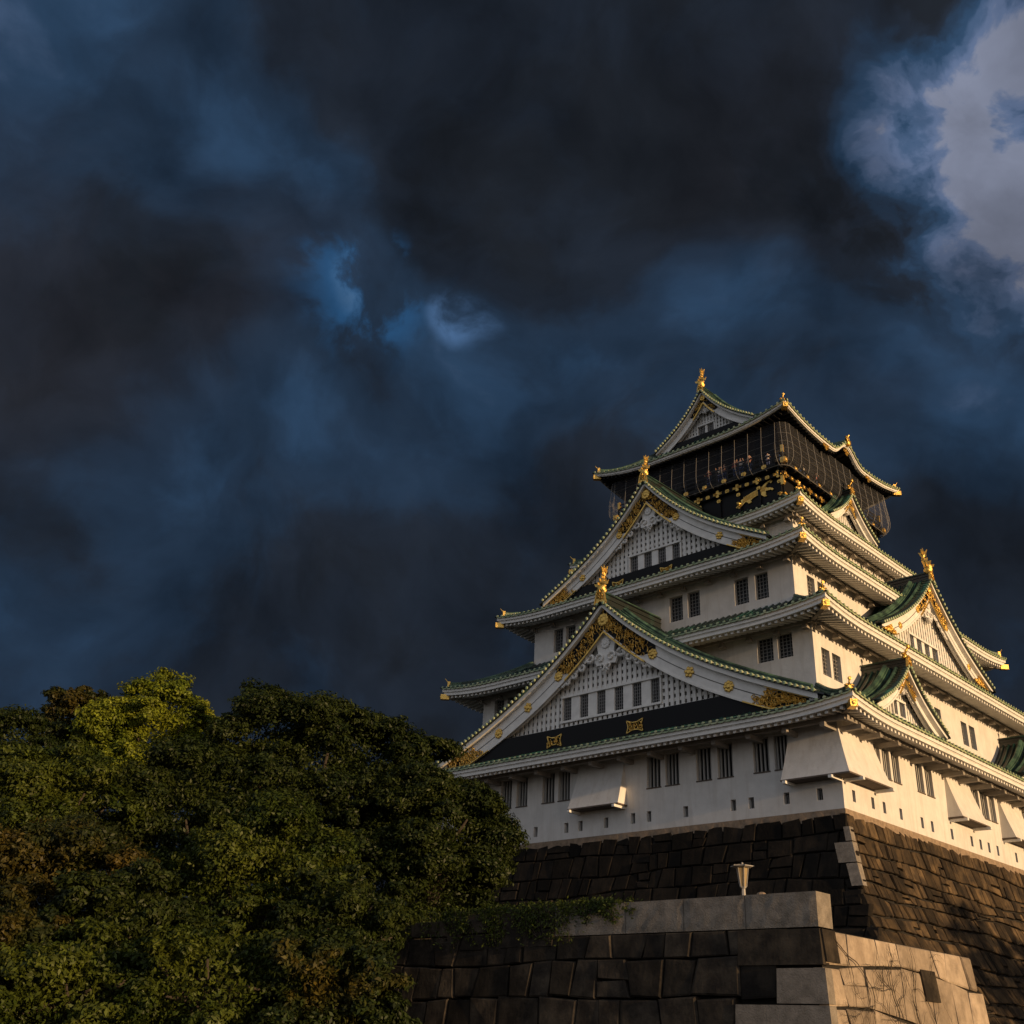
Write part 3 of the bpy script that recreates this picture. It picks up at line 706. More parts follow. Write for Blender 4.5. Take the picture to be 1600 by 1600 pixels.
        poly_plate(m, k, dd-.1, dd+.08, [(uc, zc_+.15), (uc+.62*q, zc_-.45*q), (uc+.5*q, zc_-1.0*q), (uc+.78*q, zc_-1.25*q), (uc+.6*q, zc_-1.65*q), (uc+.25*q, zc_-1.6*q), (uc, zc_-2.05*q), (uc-.25*q, zc_-1.6*q), (uc-.6*q, zc_-1.65*q), (uc-.78*q, zc_-1.25*q), (uc-.5*q, zc_-1.0*q), (uc-.62*q, zc_-.45*q)])
        def spiral(u, z, r, a0, dr, th):
            m.tube([P(k, u+r*(1-.8*t)*math.cos(a0+dr*t*6.5), dd+.14, z+r*(1-.8*t)*math.sin(a0+dr*t*6.5)) for t in np.linspace(0, 1, 14)], th, 6)
        for s in (-1, 1):
            spiral(uc+s*.35*q, zc_-1.3*q, .28*q, 0 if s > 0 else math.pi, s, .06*q); spiral(uc+s*.22*q, zc_-1.75*q, .2*q, -1.5, -s, .05*q)
            for j, (x, rr) in enumerate(((.95, .36), (1.5, .29), (2.0, .23), (2.45, .18))):
                uu = uc+s*x*q; zz = Zr(Wd(uu))-bh(Wd(uu))-rr*q*.9
                spiral(uu, zz, rr*q, 1.2 if s > 0 else 1.9, -s, .075*q)
                m.tube([P(k, uu+s*.1*q, dd+.1, zz+.05), P(k, uu+s*.35*q, dd+.16, zz-.22*q), P(k, uu+s*.52*q, dd+.08, zz-.12*q)], .07*q, 5)
        rosette(m, P(k, uc, dd+.1, zc_-.52*q), P(k, 0, 1, 0), .30*q, 9)
        m.build('carved_pendant', white, g, smooth=False)
    if base_beam:
        m = MB(); zbm = zcut-base_beam; m.hexa([P(k, uc-w*.93, d-.06, zbm), P(k, uc+w*.93, d-.06, zbm), P(k, uc+w*.97, d-.9, zbm), P(k, uc-w*.97, d-.9, zbm), P(k, uc-w*.87, d-.06, zcut-.02), P(k, uc+w*.87, d-.06, zcut-.02), P(k, uc+w*.87, d-.9, zcut-.02), P(k, uc-w*.87, d-.9, zcut-.02)]); 
        bmn = m.build('base_beam', black, g)
        for i, x in enumerate(((-.83, -.28, .16, .80) if big else ())):
            m = MB(); u = uc+x*w; q = .62*max(.7, sc); zc2 = zbm+(zcut-zbm)*.45; h = (zcut-zbm)*.26
            def insx(a, b): t = abs(a-u)/q; return t < 1 and abs(b-zc2) < h*(.55+.45*t)
            curls(m, k, d-.02, insx, (u-q, u+q, zc2-h, zc2+h), 20, .17, i+3, w=.03)
            ed = [(u-q, zc2+h), (u-.3*q, zc2+h*.6), (u+.3*q, zc2+h*.6), (u+q, zc2+h), (u+.8*q, zc2), (u+q, zc2-h), (u+.3*q, zc2-h*.6), (u-.3*q, zc2-h*.6), (u-q, zc2-h), (u-.8*q, zc2), (u-q, zc2+h)]
            for a, b in zip(ed, ed[1:]): m.sweep([P(k, a[0], d-.03, a[1]), P(k, b[0], d-.03, b[1])], [(.028, -.028), (.028, .028), (-.028, .028), (-.028, -.028)])
            m.build('gilt_fitting', gold, bmn)
    # the two roof slopes
    RT = np.linspace(0, 1.03, 22); lift = .14
    def Zs(r): return Zr(r)+lift
    df = d+.42
    m = MB()
    for s in (-1, 1):
        m.grid([[P(k, uc+s*r*w, df, Zs(r)-.10) for r in RT], [P(k, uc+s*r*w, df, Zs(r)) for r in RT], [P(k, uc+s*r*w, dback, Zs(r)) for r in RT]])
        m.grid([[P(k, uc+s*r*w, df, Zs(r)-.10) for r in RT], [P(k, uc+s*r*w, d-.28, Zs(r)-.14) for r in RT], [P(k, uc+s*r*w, dback, Zs(r)-.14) for r in RT]])
    gr_ = m.build('gable_roof', tile, g)
    m = MB(); dd = df-.75; dd_list = []
    while dd > dback: dd_list.append(dd); dd -= .40
    for s in (-1, 1):
        for x in dd_list:
            m.sweep([P(k, uc+s*r*w, x, Zs(r)) for r in RT], [(.085, -.02), (.06, .07), (-.06, .07), (-.085, -.02)])
    m.build('round_tiles', rib_m, gr_, smooth=True)
    # verge tiles: short rounds pointing out over the barge board
    m = MB(); e = MB(); ds = .36*(1 if big else .8)
    for s in (-1, 1):
        Lc = 0; prev = (0, Zs(0)); last = 0
        for r in np.linspace(0, 1.0, 400)[1:]:
            cur = (r*w, Zs(r)); Lc += math.hypot(cur[0]-prev[0], cur[1]-prev[1]); prev = cur
            if Lc-last >= ds:
                last = Lc; u = uc+s*r*w; z = Zs(r)+.03
                m.tube([P(k, u, df+.04, z), P(k, u, df-.55, z+.03)], .105, 6); e.disc(P(k, u, df+.02, z), P(k, 0, 1, 0), .108, .07, 8, .02)
    m.build('verge_tiles', rib_m, gr_, smooth=True); e.build('verge_tile_ends', tile_end, gr_)
    m = MB()
    for s in (-1, 1):
        for x, hw, hh in ((df-.72, .13, .17),)+(((df-1.35, .22, .42),) if dback < d-2 or not big else ()):
            m.sweep([P(k, uc+s*r*w, x, Zs(r)+.02) for r in np.linspace(.05, .93, 20)], [(hw, 0), (hw, hh*.55), (hw*.6, hh*.6), (hw*.7, hh*.9), (0, hh*1.15), (-hw*.7, hh*.9), (-hw*.6, hh*.6), (-hw, hh*.55), (-hw, 0)])
    m.build('descending_ridge', ridge_m, gr_)
    # main ridge
    m = MB(); q = max(.62, sc) if big else .62
    zt = Zs(0); hw = .24*q; hh = .66*q
    prof = [(hw, -.3), (hw, hh*.25), (hw*1.25, hh*.28), (hw*1.25, hh*.36), (hw, hh*.4), (hw, hh*.72), (hw*1.35, hh*.76), (hw*1.2, hh*.9), (hw*.5, hh*1.04), (-hw*.5, hh*1.04), (-hw*1.2, hh*.9), (-hw*1.35, hh*.76), (-hw, hh*.72), (-hw, hh*.4), (-hw*1.25, hh*.36), (-hw*1.25, hh*.28), (-hw, hh*.25), (-hw, -.3)]
    m.sweep([P(k, uc, df-.1, zt), P(k, uc, dback, zt)], prof); mr_ = m.build('main_ridge', tile, gr_)
    m = MB(); m.sweep([P(k, uc, df-.05, zt+hh*1.05), P(k, uc, dback, zt+hh*1.05)], [(hw*1.1, -.10), (hw*.7, .04), (0, .09), (-hw*.7, .04), (-hw*1.1, -.10)]); m.build('ridge_cap', ridge_m, mr_)
    m = MB()
    a = .42*q; h = 1.0*q; z_ = zt-.12
    arch = [(uc-a*1.15, z_-.1), (uc-a*.9, z_+h*.35), (uc-a*.75, z_+h*.7), (uc-a*.4, z_+h*.95), (uc, z_+h*1.05), (uc+a*.4, z_+h*.95), (uc+a*.75, z_+h*.7), (uc+a*.9, z_+h*.35), (uc+a*1.15, z_-.1), (uc+a*.5, z_-.0), (uc, z_+.12), (uc-a*.5, z_)]
    poly_plate(m, k, df-.08, df+.02, arch); curls(m, k, df+.05, lambda u, z: abs(u-uc) < a*.75 and z_+.15 < z < z_+h*.8, (uc-a, uc+a, z_, z_+h), 14, .17*q, 3, w=.03)
    for p_, q_ in zip(arch, arch[1:]+arch[:1]): m.sweep([P(k, p_[0], df+.03, p_[1]), P(k, q_[0], df+.03, q_[1])], [(.04, -.04), (.04, .04), (-.04, .04), (-.04, -.04)])
    m.build('demon_tile', gold, g)
    if fishy: fish('roof_fish', P(k, uc, df-.35, zt+hh), P(k, 0, 1, 0), fishy)
    else:
        m = MB(); ornament_finial(m, P(k, uc, df-.2, zt+hh*.9), P(k, 0, 1, 0)); m.build('ridge_finial', gold, g, smooth=True)
    return g
gable(0, .5, 20.15, 15.1, 7.3, 16.2, 14.0, wins=((8.97, 10.5), -3.5, 4.5, 6, .72), zc=8.4, base_beam=1.5, fishy=.92)
gable(0, 0.05, 14.6, 9.95, 20.42, 27.75, 7.2, wins=((21.2, 22.42), -2.0, 2.5, 4, .70), zc=21.0, base_beam=1.35, fishy=.80, medals=2)
gable(0, 0, 6.26, 4.85, 35.6, 40.0, -6.26, wins=((36.35, 37.15), -1.0, .55, 2, .66), zc=36.1, base_beam=.5, fishy=.86, big=False, pend=True)
gable(1, -.15, 14.34, 9.0, 14.85, 20.95, 9.2, wins=((15.2, 16.15), -3.1, 1.4, 4, .78), zc=14.9, base_beam=0, fishy=.9, medals=2)
gable(1, -10.9, 16.4, 4.7, 7.75, 11.15, 13.6, wins=((8.2, 9.1), -11.6, -10.1, 2, .6), zc=7.75, base_beam=0, fishy=0, big=False)
gable(1, 10.9, 16.4, 4.7, 7.75, 11.15, 13.6, wins=((8.2, 9.1), 10.2, 11.7, 2, .6), zc=7.75, base_beam=0, fishy=0, big=False)
gable(1, 0, 9.0, 3.8, 26.6, 29.65, 7.2, zc=26.6, base_beam=0, fishy=0, big=False)

# ------------------------------------------------------------------ black top storey, balcony, net
m = MB()
for k in range(4): m.grid([[P(k, -7.3, 7.3, z), P(k, 7.3, 7.3, z)] for z in (26.5, 29.75)])
tw = m.build('black_storey', black, keep)
m = MB()
for k in range(4):
    m.box(k, -8.0, 8.0, 7.25, 8.0, 29.72, 29.95)
    for i in range(15): u = lerp(-7.6, 7.6, i/14); m.box(k, u-.12, u+.12, 7.2, 8.1, 29.42, 29.70)
    m.box(k, -7.7, 7.7, 7.3, 7.6, 28.95, 29.3)
    for i in range(9): u = lerp(-7.2, 7.2, i/8); m.box(k, u-.11, u+.11, 7.28, 7.45, 26.8, 28.95)
balc = m.build('balcony', black, keep)
m = MB()
for k in range(4):
    for z in (30.35, 30.72, 31.05): m.box(k, -7.92, 7.92, 7.84, 7.92, z-.035, z+.035)
    for i in range(17): u = lerp(-7.88, 7.88, i/16); m.box(k, u-.045, u+.045, 7.835, 7.925, 29.95, 31.08)
m.build('railing', black, balc)
m = MB(); 
for k in range(4):
    wall_face(m, k, 6.2, -6.2, 6.2, 29.9, 33.6, [(a, a+1.6, 30.4, 32.4) for a in (-5.4, -2.6, 1.0, 3.8)], .2)
    for i in range(8): u = lerp(-6.2, 6.2, i/7); m.box(k, u-.13, u+.13, 6.2, 6.36, 29.9, 33.4)
m.build('top_room', black, keep)
rs = random.Random(8)
def goldbits(name, items, parent):
    for fn in items: m = MB(); fn(m); m.build(name, gold, parent)
def cross(k, u, z, d, s=.32):
    def f(m):
        for a, b in ((1, .32), (.32, 1)): poly_plate(m, k, d-.02, d+.03+.01*a, [(u-s*a, z-s*b*.6), (u-s*a*.8, z), (u-s*a, z+s*b*.6), (u, z+s*b*.75), (u+s*a, z+s*b*.6), (u+s*a*.8, z), (u+s*a, z-s*b*.6), (u, z-s*b*.75)])
        curls(m, k, d+.06, lambda a, b: abs(a-u) < s*.8 and abs(b-z) < s*.45, (u-s, u+s, z-s, z+s), 5, .1, int(u*9), w=.02)
    return f
def lozenge(k, u, z, d, s=.13):
    def f(m): poly_plate(m, k, d-.01, d+.04, [(u-s*1.4, z), (u-s, z+s), (u+s, z+s), (u+s*1.4, z), (u+s, z-s), (u-s, z-s)]); m.disc(P(k, u, d+.04, z), P(k, 0, 1, 0), s*.6, .03, 8, .02)
    return f
for k in (0, 1):
    its = []
    for i in range(9):
        u = lerp(-7.2, 7.2, i/8)
        its.append(cross(k, u, 29.12, 7.62, .42))
        its.append(lozenge(k, u, 28.55, 7.47, .13))
        if i % 2 == 0: its.append(cross(k, u, 27.5, 7.47, .22))
    for i in range(8): u = lerp(-6.3, 6.3, i/7); its.append(lozenge(k, u, 29.83, 8.02, .16)); its.append(lozenge(k, u, 29.1, 7.62, .14))
    goldbits('gilt_fitting', its, balc)
m = MB()
for sx, sy in ((1, -1), (-1, -1), (1, 1)):
    c_ = Vector((sx*8.02, sy*8.02, 29.85)); m.hexa([(c_.x+a*.2, c_.y+b*.2, c_.z+h*.21) for h in (-1, 1) for a, b in ((-1, -1), (1, -1), (1, 1), (-1, 1))]); m.disc(c_+Vector((0, -.2, 0)), (0, -1, 0), .12, .04, 9, .02); m.disc(c_+Vector((.2, 0, 0)), (1, 0, 0), .12, .04, 9, .02)
    m.hexa([(sx*7.5+a*.11, sy*7.5+b*.11, 28.7+h*.55) for h in (-1, 1) for a, b in ((-1, -1), (1, -1), (1, 1), (-1, 1))])
    m.hexa([(sx*7.85+a*.1, sy*7.85+b*.1, 31.0+h*.3) for h in (-1, 1) for a, b in ((-1, -1), (1, -1), (1, 1), (-1, 1))])
m.build('corner_cap', gold, balc)
# crouching tiger in relief: flank, head, legs and raised tail
TIG = [(0, .06), (.05, .16), (.04, .26), (.09, .34), (.15, .40), (.22, .43), (.30, .52), (.40, .60), (.52, .66), (.64, .70), (.72, .78), (.80, .90), (.88, .98), (.95, .97), (.97, .88), (.94, .80), (.91, .82), (.92, .88), (.87, .88), (.82, .78), (.80, .68), (.84, .60), (.90, .58), (.97, .50), (1.0, .42), (.95, .38), (.93, .44), (.86, .46), (.78, .46), (.80, .36), (.78, .26), (.82, .18), (.76, .16), (.70, .26), (.66, .36), (.56, .36), (.46, .30), (.40, .20), (.42, .10), (.34, .07), (.30, .18), (.26, .22), (.20, .12), (.12, .02), (.06, .0)]
for k, u0, fl in ((0, 3.25, 1), (0, -3.3, -1), (1, -6.6, 1), (1, 3.2, 1)):
    m = MB(); W_, H_ = 3.4, 1.55; z0 = 27.45
    pts = [(u0+(x if fl > 0 else -x)*W_, z0+y*H_) for x, y in TIG]
    if fl < 0: pts = pts[::-1]
    poly_plate(m, k, 7.31, 7.40, pts)
    rr_ = random.Random(3)
    for j in range(17):
        x = .2+.56*j/16; zc_ = .30+x*.45-.02
        m.sweep([P(k, u0+fl*(x+q*.04)*W_, 7.42, z0+(zc_-.13+.26*q)*H_) for q in (0, .35, .7, 1)], [(.025, -.02), (.025, .03), (-.025, .03), (-.025, -.02)])
    m.ball(P(k, u0+fl*.09*W_, 7.42, z0+.22*H_), .19, 8, (1, 1, .9) if k == 0 else (1, 1, .9)); m.disc(P(k, u0+fl*.07*W_, 7.55, z0+.27*H_), P(k, 0, 1, 0), .04, .03)
    m.build('tiger_relief', gold, keep)
# gold on the karahafu and under the top eaves
m = MB(); m.disc(P(1, KC, 9.36, 34.45), (1, 0, 0), .26, .2, 10, .06); 
for s in (-1, 1): m.tube([P(1, KC, 9.4, 34.45), P(1, KC+s*.35, 9.45, 34.75), P(1, KC+s*.2, 9.4, 35.0)], .1, 6)
m.tube([P(1, KC, 9.3, 34.6), P(1, KC, 9.45, 35.05), P(1, KC, 9.6, 35.2)], .08, 6)
m.build('ridge_finial', gold, keep, smooth=True)
m = MB(); m.sweep([P(1, KC, 9.2, 34.5), P(1, KC, 6.2, 34.75)], [(.2, -.2), (.2, .2), (.1, .33), (-.1, .33), (-.2, .2), (-.2, -.2)]); m.build('karahafu_ridge', ridge_m, keep)
for u, z in ((KC-3.5, 32.75), (KC, 33.75), (KC+3.5, 32.75)):
    m = MB(); cross(1, u, z, 9.18, .5)(m); m.build('gilt_fitting', gold, keep)
# wire safety net round the balcony
NETP = [(8.55, 33.0), (8.62, 32.0), (8.70, 31.2), (8.74, 30.6), (8.70, 30.1), (8.55, 29.7), (8.28, 29.45), (8.05, 29.4)]
net = empty('safety_net', (0, 0, -ZB)); net.parent = keep
def netpt(k, u, i, rc=.0):
    d, z = NETP[i]; return P(k, u, d, z)
for k in range(4):
    n = 13 if k < 2 else 9
    for i in range(n+1):
        u = lerp(-7.75, 7.75, i/n); m = MB(); m.tube([netpt(k, u, j) for j in range(len(NETP))], .015, 4); m.build('net_rod', net_wire, net)
m = MB(); sh = MB()
def ringpath(d):
    r = .85; pts = []
    for k in range(4):
        for u in np.linspace(-(d-r), d-r, 12): pts.append(P(k, u, d, 0))
        for a in np.linspace(0, math.pi/2, 7)[1:-1]:
            pts.append(P(k, d-r+r*math.sin(a), d-r+r*math.cos(a), 0))
    return pts
for j in (1, 2, 3, 6):
    d, z = NETP[j]; pp = [(x, y, z) for x, y, _ in ringpath(d)]; m.tube(pp+[pp[0]], .010 if j != 6 else .03, 4)
for k in range(4):
    for a in (math.pi*.17, math.pi*.33):
        m.tube([P(k, d-.85+.85*math.sin(a), d-.85+.85*math.cos(a), z) for d, z in NETP], .018, 4)
m.build('net_wires', net_wire, net)
sh.grid([[(x, y, z) for x, y, _ in ringpath(d)] for d, z in NETP], True); sh.build('net_mesh', net_sheet, net)

# ------------------------------------------------------------------ people on the balcony
def person(loc, rz, label, pose, ci, h=1.68):
    root = empty('person', loc); root.rotation_euler[2] = rz; tag(root, label, 'person', 'visitors on the top balcony')
    s = h/1.70
    if pose == 'up': hands = ((.22, -.30, 1.52), (-.22, -.30, 1.50)); elb = ((.30, -.08, 1.20), (-.30, -.08, 1.20))
    elif pose == 'rail': hands = ((.20, -.34, 1.10), (-.20, -.34, 1.10)); elb = ((.28, -.04, 1.16), (-.28, -.04, 1.16))
    elif pose == 'one': hands = ((.24, -.36, 1.46), (-.24, -.12, .86)); elb = ((.30, -.10, 1.22), (-.27, .02, 1.12))
    else: hands = ((.25, -.12, .86), (-.25, -.12, .86)); elb = ((.27, .02, 1.12), (-.27, .02, 1.12))
    V = [(0, 0, .92), (0, -.01, 1.10), (0, -.01, 1.30), (0, 0, 1.44), (0, -.01, 1.52), (0, -.02, 1.60), (0, -.02, 1.67),
         (.17, 0, 1.40), elb[0], hands[0], (-.17, 0, 1.40), elb[1], hands[1],
         (.10, 0, .86), (.11, -.02, .48), (.11, 0, .08), (.11, -.14, .03), (-.10, 0, .86), (-.11, -.02, .48), (-.11, 0, .08), (-.11, -.14, .03), (0, -.105, 1.585)]
    Ed = [(0, 1), (1, 2), (2, 3), (3, 4), (4, 5), (5, 6), (3, 7), (7, 8), (8, 9), (3, 10), (10, 11), (11, 12), (0, 13), (13, 14), (14, 15), (15, 16), (0, 17), (17, 18), (18, 19), (19, 20), (5, 21)]
    Rr = [.14, .13, .15, .09, .055, .09, .06, .06, .042, .038, .06, .042, .038, .085, .06, .04, .035, .085, .06, .04, .035, .018]
    make_skin('body', [(x*s, y*s, z*s) for x, y, z in V], Ed, [r*s for r in Rr], skin, root, 1)
    sh_v = [(0, 0, .90), (0, -.01, 1.10), (0, -.01, 1.30), (0, 0, 1.42), (.17, 0, 1.40), tuple(np.add(elb[0], (0, 0, 0))), (-.17, 0, 1.40), elb[1]]
    make_skin('shirt', [(x*s, y*s, z*s) for x, y, z in sh_v], [(0, 1), (1, 2), (2, 3), (3, 4), (4, 5), (3, 6), (6, 7)], [r*s for r in (.155, .15, .17, .10, .075, .056, .075, .056)], cloth[ci], root, 1)
    tr_v = [(0, 0, .92), (.10, 0, .84), (.11, -.02, .48), (.11, 0, .10), (-.10, 0, .84), (-.11, -.02, .48), (-.11, 0, .10)]
    make_skin('trousers', [(x*s, y*s, z*s) for x, y, z in tr_v], [(0, 1), (1, 2), (2, 3), (0, 4), (4, 5), (5, 6)], [r*s for r in (.15, .10, .075, .06, .10, .075, .06)], cloth[2], root, 1)
    m = MB(); m.ball((0, .018*s, 1.635*s), .098*s, 8, (.95, 1.02, .92)); m.build('hair', hairm, None, smooth=True).parent = root
    return root
def make_skin(name, V, Ed, Rr, mt, par, sub):
    me = bpy.data.meshes.new(name); bm = __import__('bmesh').new(); lay = bm.verts.layers.skin.new()
    vs = [bm.verts.new(v) for v in V]
    for i, v in enumerate(vs): v[lay].radius = (Rr[i], Rr[i]); v[lay].use_root = (i == 0)
    for a, b in Ed: bm.edges.new((vs[a], vs[b]))
    bm.to_mesh(me); bm.free(); me.materials.append(mt)
    o = bpy.data.objects.new(name, me); COL.objects.link(o); o.parent = par
    md = o.modifiers.new('skin', 'SKIN'); md.use_smooth_shade = True; sb = o.modifiers.new('sub', 'SUBSURF'); sb.levels = sub; sb.render_levels = sub
    return o
ZP = 29.95
for x, y, rz, lb, ps, ci, h in [
    (.99, -7.5, 0, 'person in a red top at the railing, farthest left on the front of the balcony', 'rail', 0, 1.66),
    (2.02, -7.5, .2, 'person in a pale top raising both hands, left of a close pair at the railing', 'up', 4, 1.60),
    (2.45, -7.45, -.2, 'person in a brown top beside the one with raised hands at the railing', 'rail', 3, 1.70),
    (3.46, -7.5, 0, 'person in a red top holding a hand up, middle of the front railing', 'one', 0, 1.72),
    (3.98, -7.5, .3, 'person in a grey top with both hands up at the middle of the front railing', 'up', 1, 1.70),
    (4.75, -7.5, 0, 'person in a brown top with one hand up above the gold tiger head', 'one', 3, 1.70),
    (6.38, -7.5, .2, 'shorter person in a grey top leaning at the railing near the corner of the balcony', 'rail', 1, 1.35),
    (7.5, -4.14, math.pi/2, 'shorter person in a pale top at the sunlit side railing, nearer the corner', 'rail', 4, 1.35),
    (7.5, -2.23, math.pi/2, 'person in a red top holding both hands up at the sunlit side railing', 'up', 0, 1.42)]:
    person((x, y, ZP), rz, lb, ps, ci, h)

# ------------------------------------------------------------------ lower stone terrace in front of the keep
TX, TY = 27.1, -43.48
terr = empty('stone_terrace', (TX, TY, ZG)); tag(terr, 'lower stone terrace wall with pale granite coping and sunlit right end, below the keep', 'stone wall')
def toff(z): return .10*max(0, ZT-.95-z)
pfL = lambda u, v, o: (u, TY-toff(v)-o, v)
pfR = lambda u, v, o: (TX+toff(v)+o, u, v)
ZC = ZT-.95
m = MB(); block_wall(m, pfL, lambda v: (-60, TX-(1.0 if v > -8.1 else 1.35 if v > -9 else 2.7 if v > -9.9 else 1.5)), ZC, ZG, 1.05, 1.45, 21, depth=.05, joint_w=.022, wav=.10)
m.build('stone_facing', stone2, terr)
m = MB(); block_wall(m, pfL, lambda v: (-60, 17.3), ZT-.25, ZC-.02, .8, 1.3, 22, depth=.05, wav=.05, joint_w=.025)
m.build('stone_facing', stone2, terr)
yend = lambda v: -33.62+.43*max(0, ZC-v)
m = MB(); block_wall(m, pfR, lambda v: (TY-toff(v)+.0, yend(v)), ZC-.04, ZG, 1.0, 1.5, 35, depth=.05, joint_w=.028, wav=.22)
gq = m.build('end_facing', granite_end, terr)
rs = random.Random(2); 
for (y0, y1, za, zb_) in ((-43.5, -42.75, -7.1, -7.95), (-37.6, -36.6, -7.75, -8.65), (-42.35, -41.5, -9.45, -10.4)):
    m = MB(); n = 0; y0 = max(y0, TY-toff(za)); m.hexa([pfR(y0, zb_, .0), pfR(y1, zb_, .0), pfR(y1, zb_, -.2), pfR(y0, zb_, -.2)]+[pfR(y0, za, .0), pfR(y1, za, .0), pfR(y1, za, -.2), pfR(y0, za, -.2)])
    for q in (0, 1, 4, 5): m.v[n+q] = tuple(np.add(m.v[n+q], (.085, 0, 0)))
    m.build('dark_block', stone2, terr)
m = MB()
for (x0, za, zb_) in ((TX-1.0, -7.09, -8.05), (TX-1.32, -8.12, -9.02), (TX-2.66, -9.06, -9.9), (TX-1.5, -9.96, -10.9)):
    if za == -7.09: continue
    a, b = toff(za), toff(zb_); g_ = .07
    m.hexa([(x0, TY-b-g_, zb_), (TX+b+g_, TY-b-g_, zb_), (TX+b+g_, TY-b+.3, zb_), (x0, TY-b+.3, zb_), (x0, TY-a-g_, za), (TX+a+g_, TY-a-g_, za), (TX+a+g_, TY-a+.3, za), (x0, TY-a+.3, za)])
    m.build('corner_quoin', granite, terr); m = MB()
m = MB(); a, b = toff(-7.09), toff(-8.05); x0 = TX-2.6; g_ = .05
m.hexa([(x0, TY-b-g_, -8.03), (TX+b+.02, TY-b-g_, -8.03), (TX+b+.02, TY-b+.3, -8.03), (x0, TY-b+.3, -8.03), (x0, TY-a-g_, -7.09), (TX+a+.02, TY-a-g_, -7.09), (TX+a+.02, TY-a+.3, -7.09), (x0, TY-a+.3, -7.09)])
m.build('dark_block', stone2, terr)
m = MB(); zs = [ZC+.6, ZC, -9, ZG]
m.grid([[(-62, TY-toff(z)+.14, z) for z in zs[1:]], [(TX+toff(0 if False else ZC)-.12, TY+.14, z) for z in zs[1:]]])
m.grid([[(TX+toff(z)-.1, TY+.1-toff(z), z), (TX+toff(z)-.1, yend(z)-.12, z), (TX-14, yend(z)-.12, z)] for z in (ZC-.03, -8.5, -10, ZG)])
m.q((TX-.1, TY+.1, ZC-.03), (TX-.1, -33.75, ZC-.03), (-62, -33.75, ZC-.03), (-62, TY+.1, ZC-.03))
m.build('earth_core', joint, terr)
# coping stones
def rough_block(name, x0, x1, y0, y1, z0, z1, mt, par, seed, amp=.003):
    m = MB(); rs = np.random.default_rng(seed); nx = max(2, int((x1-x0)/.22)); nz_ = max(2, int((z1-z0)/.22)); ny = max(2, int((y1-y0)/.22)); e = .035
    def edge(v, a, b): return 1 if min(v-a, b-v) < 1e-4 else 0
    for (A, B, na, nb, f) in ((('x', x0, x1), ('z', z0, z1), nx, nz_, lambda a, b, o: (a, y0-o, b)), (('y', y0, y1), ('z', z0, z1), ny, nz_, lambda a, b, o: (x1+o, a, b)), (('x', x0, x1), ('y', y0, y1), nx, ny, lambda a, b, o: (a, b, z1+o)), (('y', y0, y1), ('z', z0, z1), ny, nz_, lambda a, b, o: (x0-o, a, b)), (('x', x0, x1), ('z', z0, z1), nx, nz_, lambda a, b, o: (a, y1+o, b))):
        av = np.linspace(A[1], A[2], na+1); bv = np.linspace(B[1], B[2], nb+1)
        m.grid([[f(a, b, -0.0 if (i in (0, na) or j in (0, nb)) else e*.3+amp*rs.uniform(-1, 1)) for i, a in enumerate(av)] for j, b in enumerate(bv)])
    return m.build(name, mt, par)
xs = [17.3, 20.3, 22.55, 24.75, TX]
for i in range(4): rough_block('coping_stone', xs[i]+.012, xs[i+1]-.012, TY, TY+.82, ZC+.01, ZT-.01*(i == 0), granite, terr, i)
rough_block('coping_stone', 15.2, 17.2, TY+.05, TY+.8, ZC+.05, ZT-.14, stone2, terr, 9)

# lantern standing on the coping
LX, LY = 24.45, TY+.45
lamp = empty('garden_lamp', (LX, LY, ZT)); tag(lamp, 'small metal garden lamp with tapered glass panels and flat cap on the granite coping', 'lamp')
hexp = lambda r, z, n=6, a0=.3: [(LX+r*math.cos(a0+2*math.pi*i/n), LY+r*math.sin(a0+2*math.pi*i/n), ZT+z) for i in range(n)]
m = MB(); m.grid([hexp(.075, 0), hexp(.06, .05), hexp(.055, .25), hexp(.085, .27), hexp(.10, .31)], True); m.build('post', lampmetal, lamp)
m = MB(); m.grid([hexp(.085, .31), hexp(.165, .84)], True); m.q(*hexp(.16, .84)); m.build('glass_panel', lampglass, lamp)
m = MB()
for i in range(6): m.tube([hexp(.10, .30)[i], hexp(.182, .86)[i]], .013, 5)
m.build('frame', lampmetal, lamp)
m = MB(); m.grid([hexp(.2, .85), hexp(.33, .885), hexp(.335, .91), hexp(.12, .945), hexp(.03, .955)], True); m.q(*hexp(.2, .85)); m.ball((LX, LY, ZT+.985), .035)
for i in range(6): m.tube([hexp(.1, .945)[i], hexp(.36, .90)[i]], .012, 5)
m.build('cap', lampmetal, lamp)
m = MB(); m.ball((25.15, TY+.3, ZT+.03), .14, 8, (1.1, .9, .55)); tag(m.build('pebble', mortar), 'small pale rounded stone lying on the coping beside the lamp', 'stone')

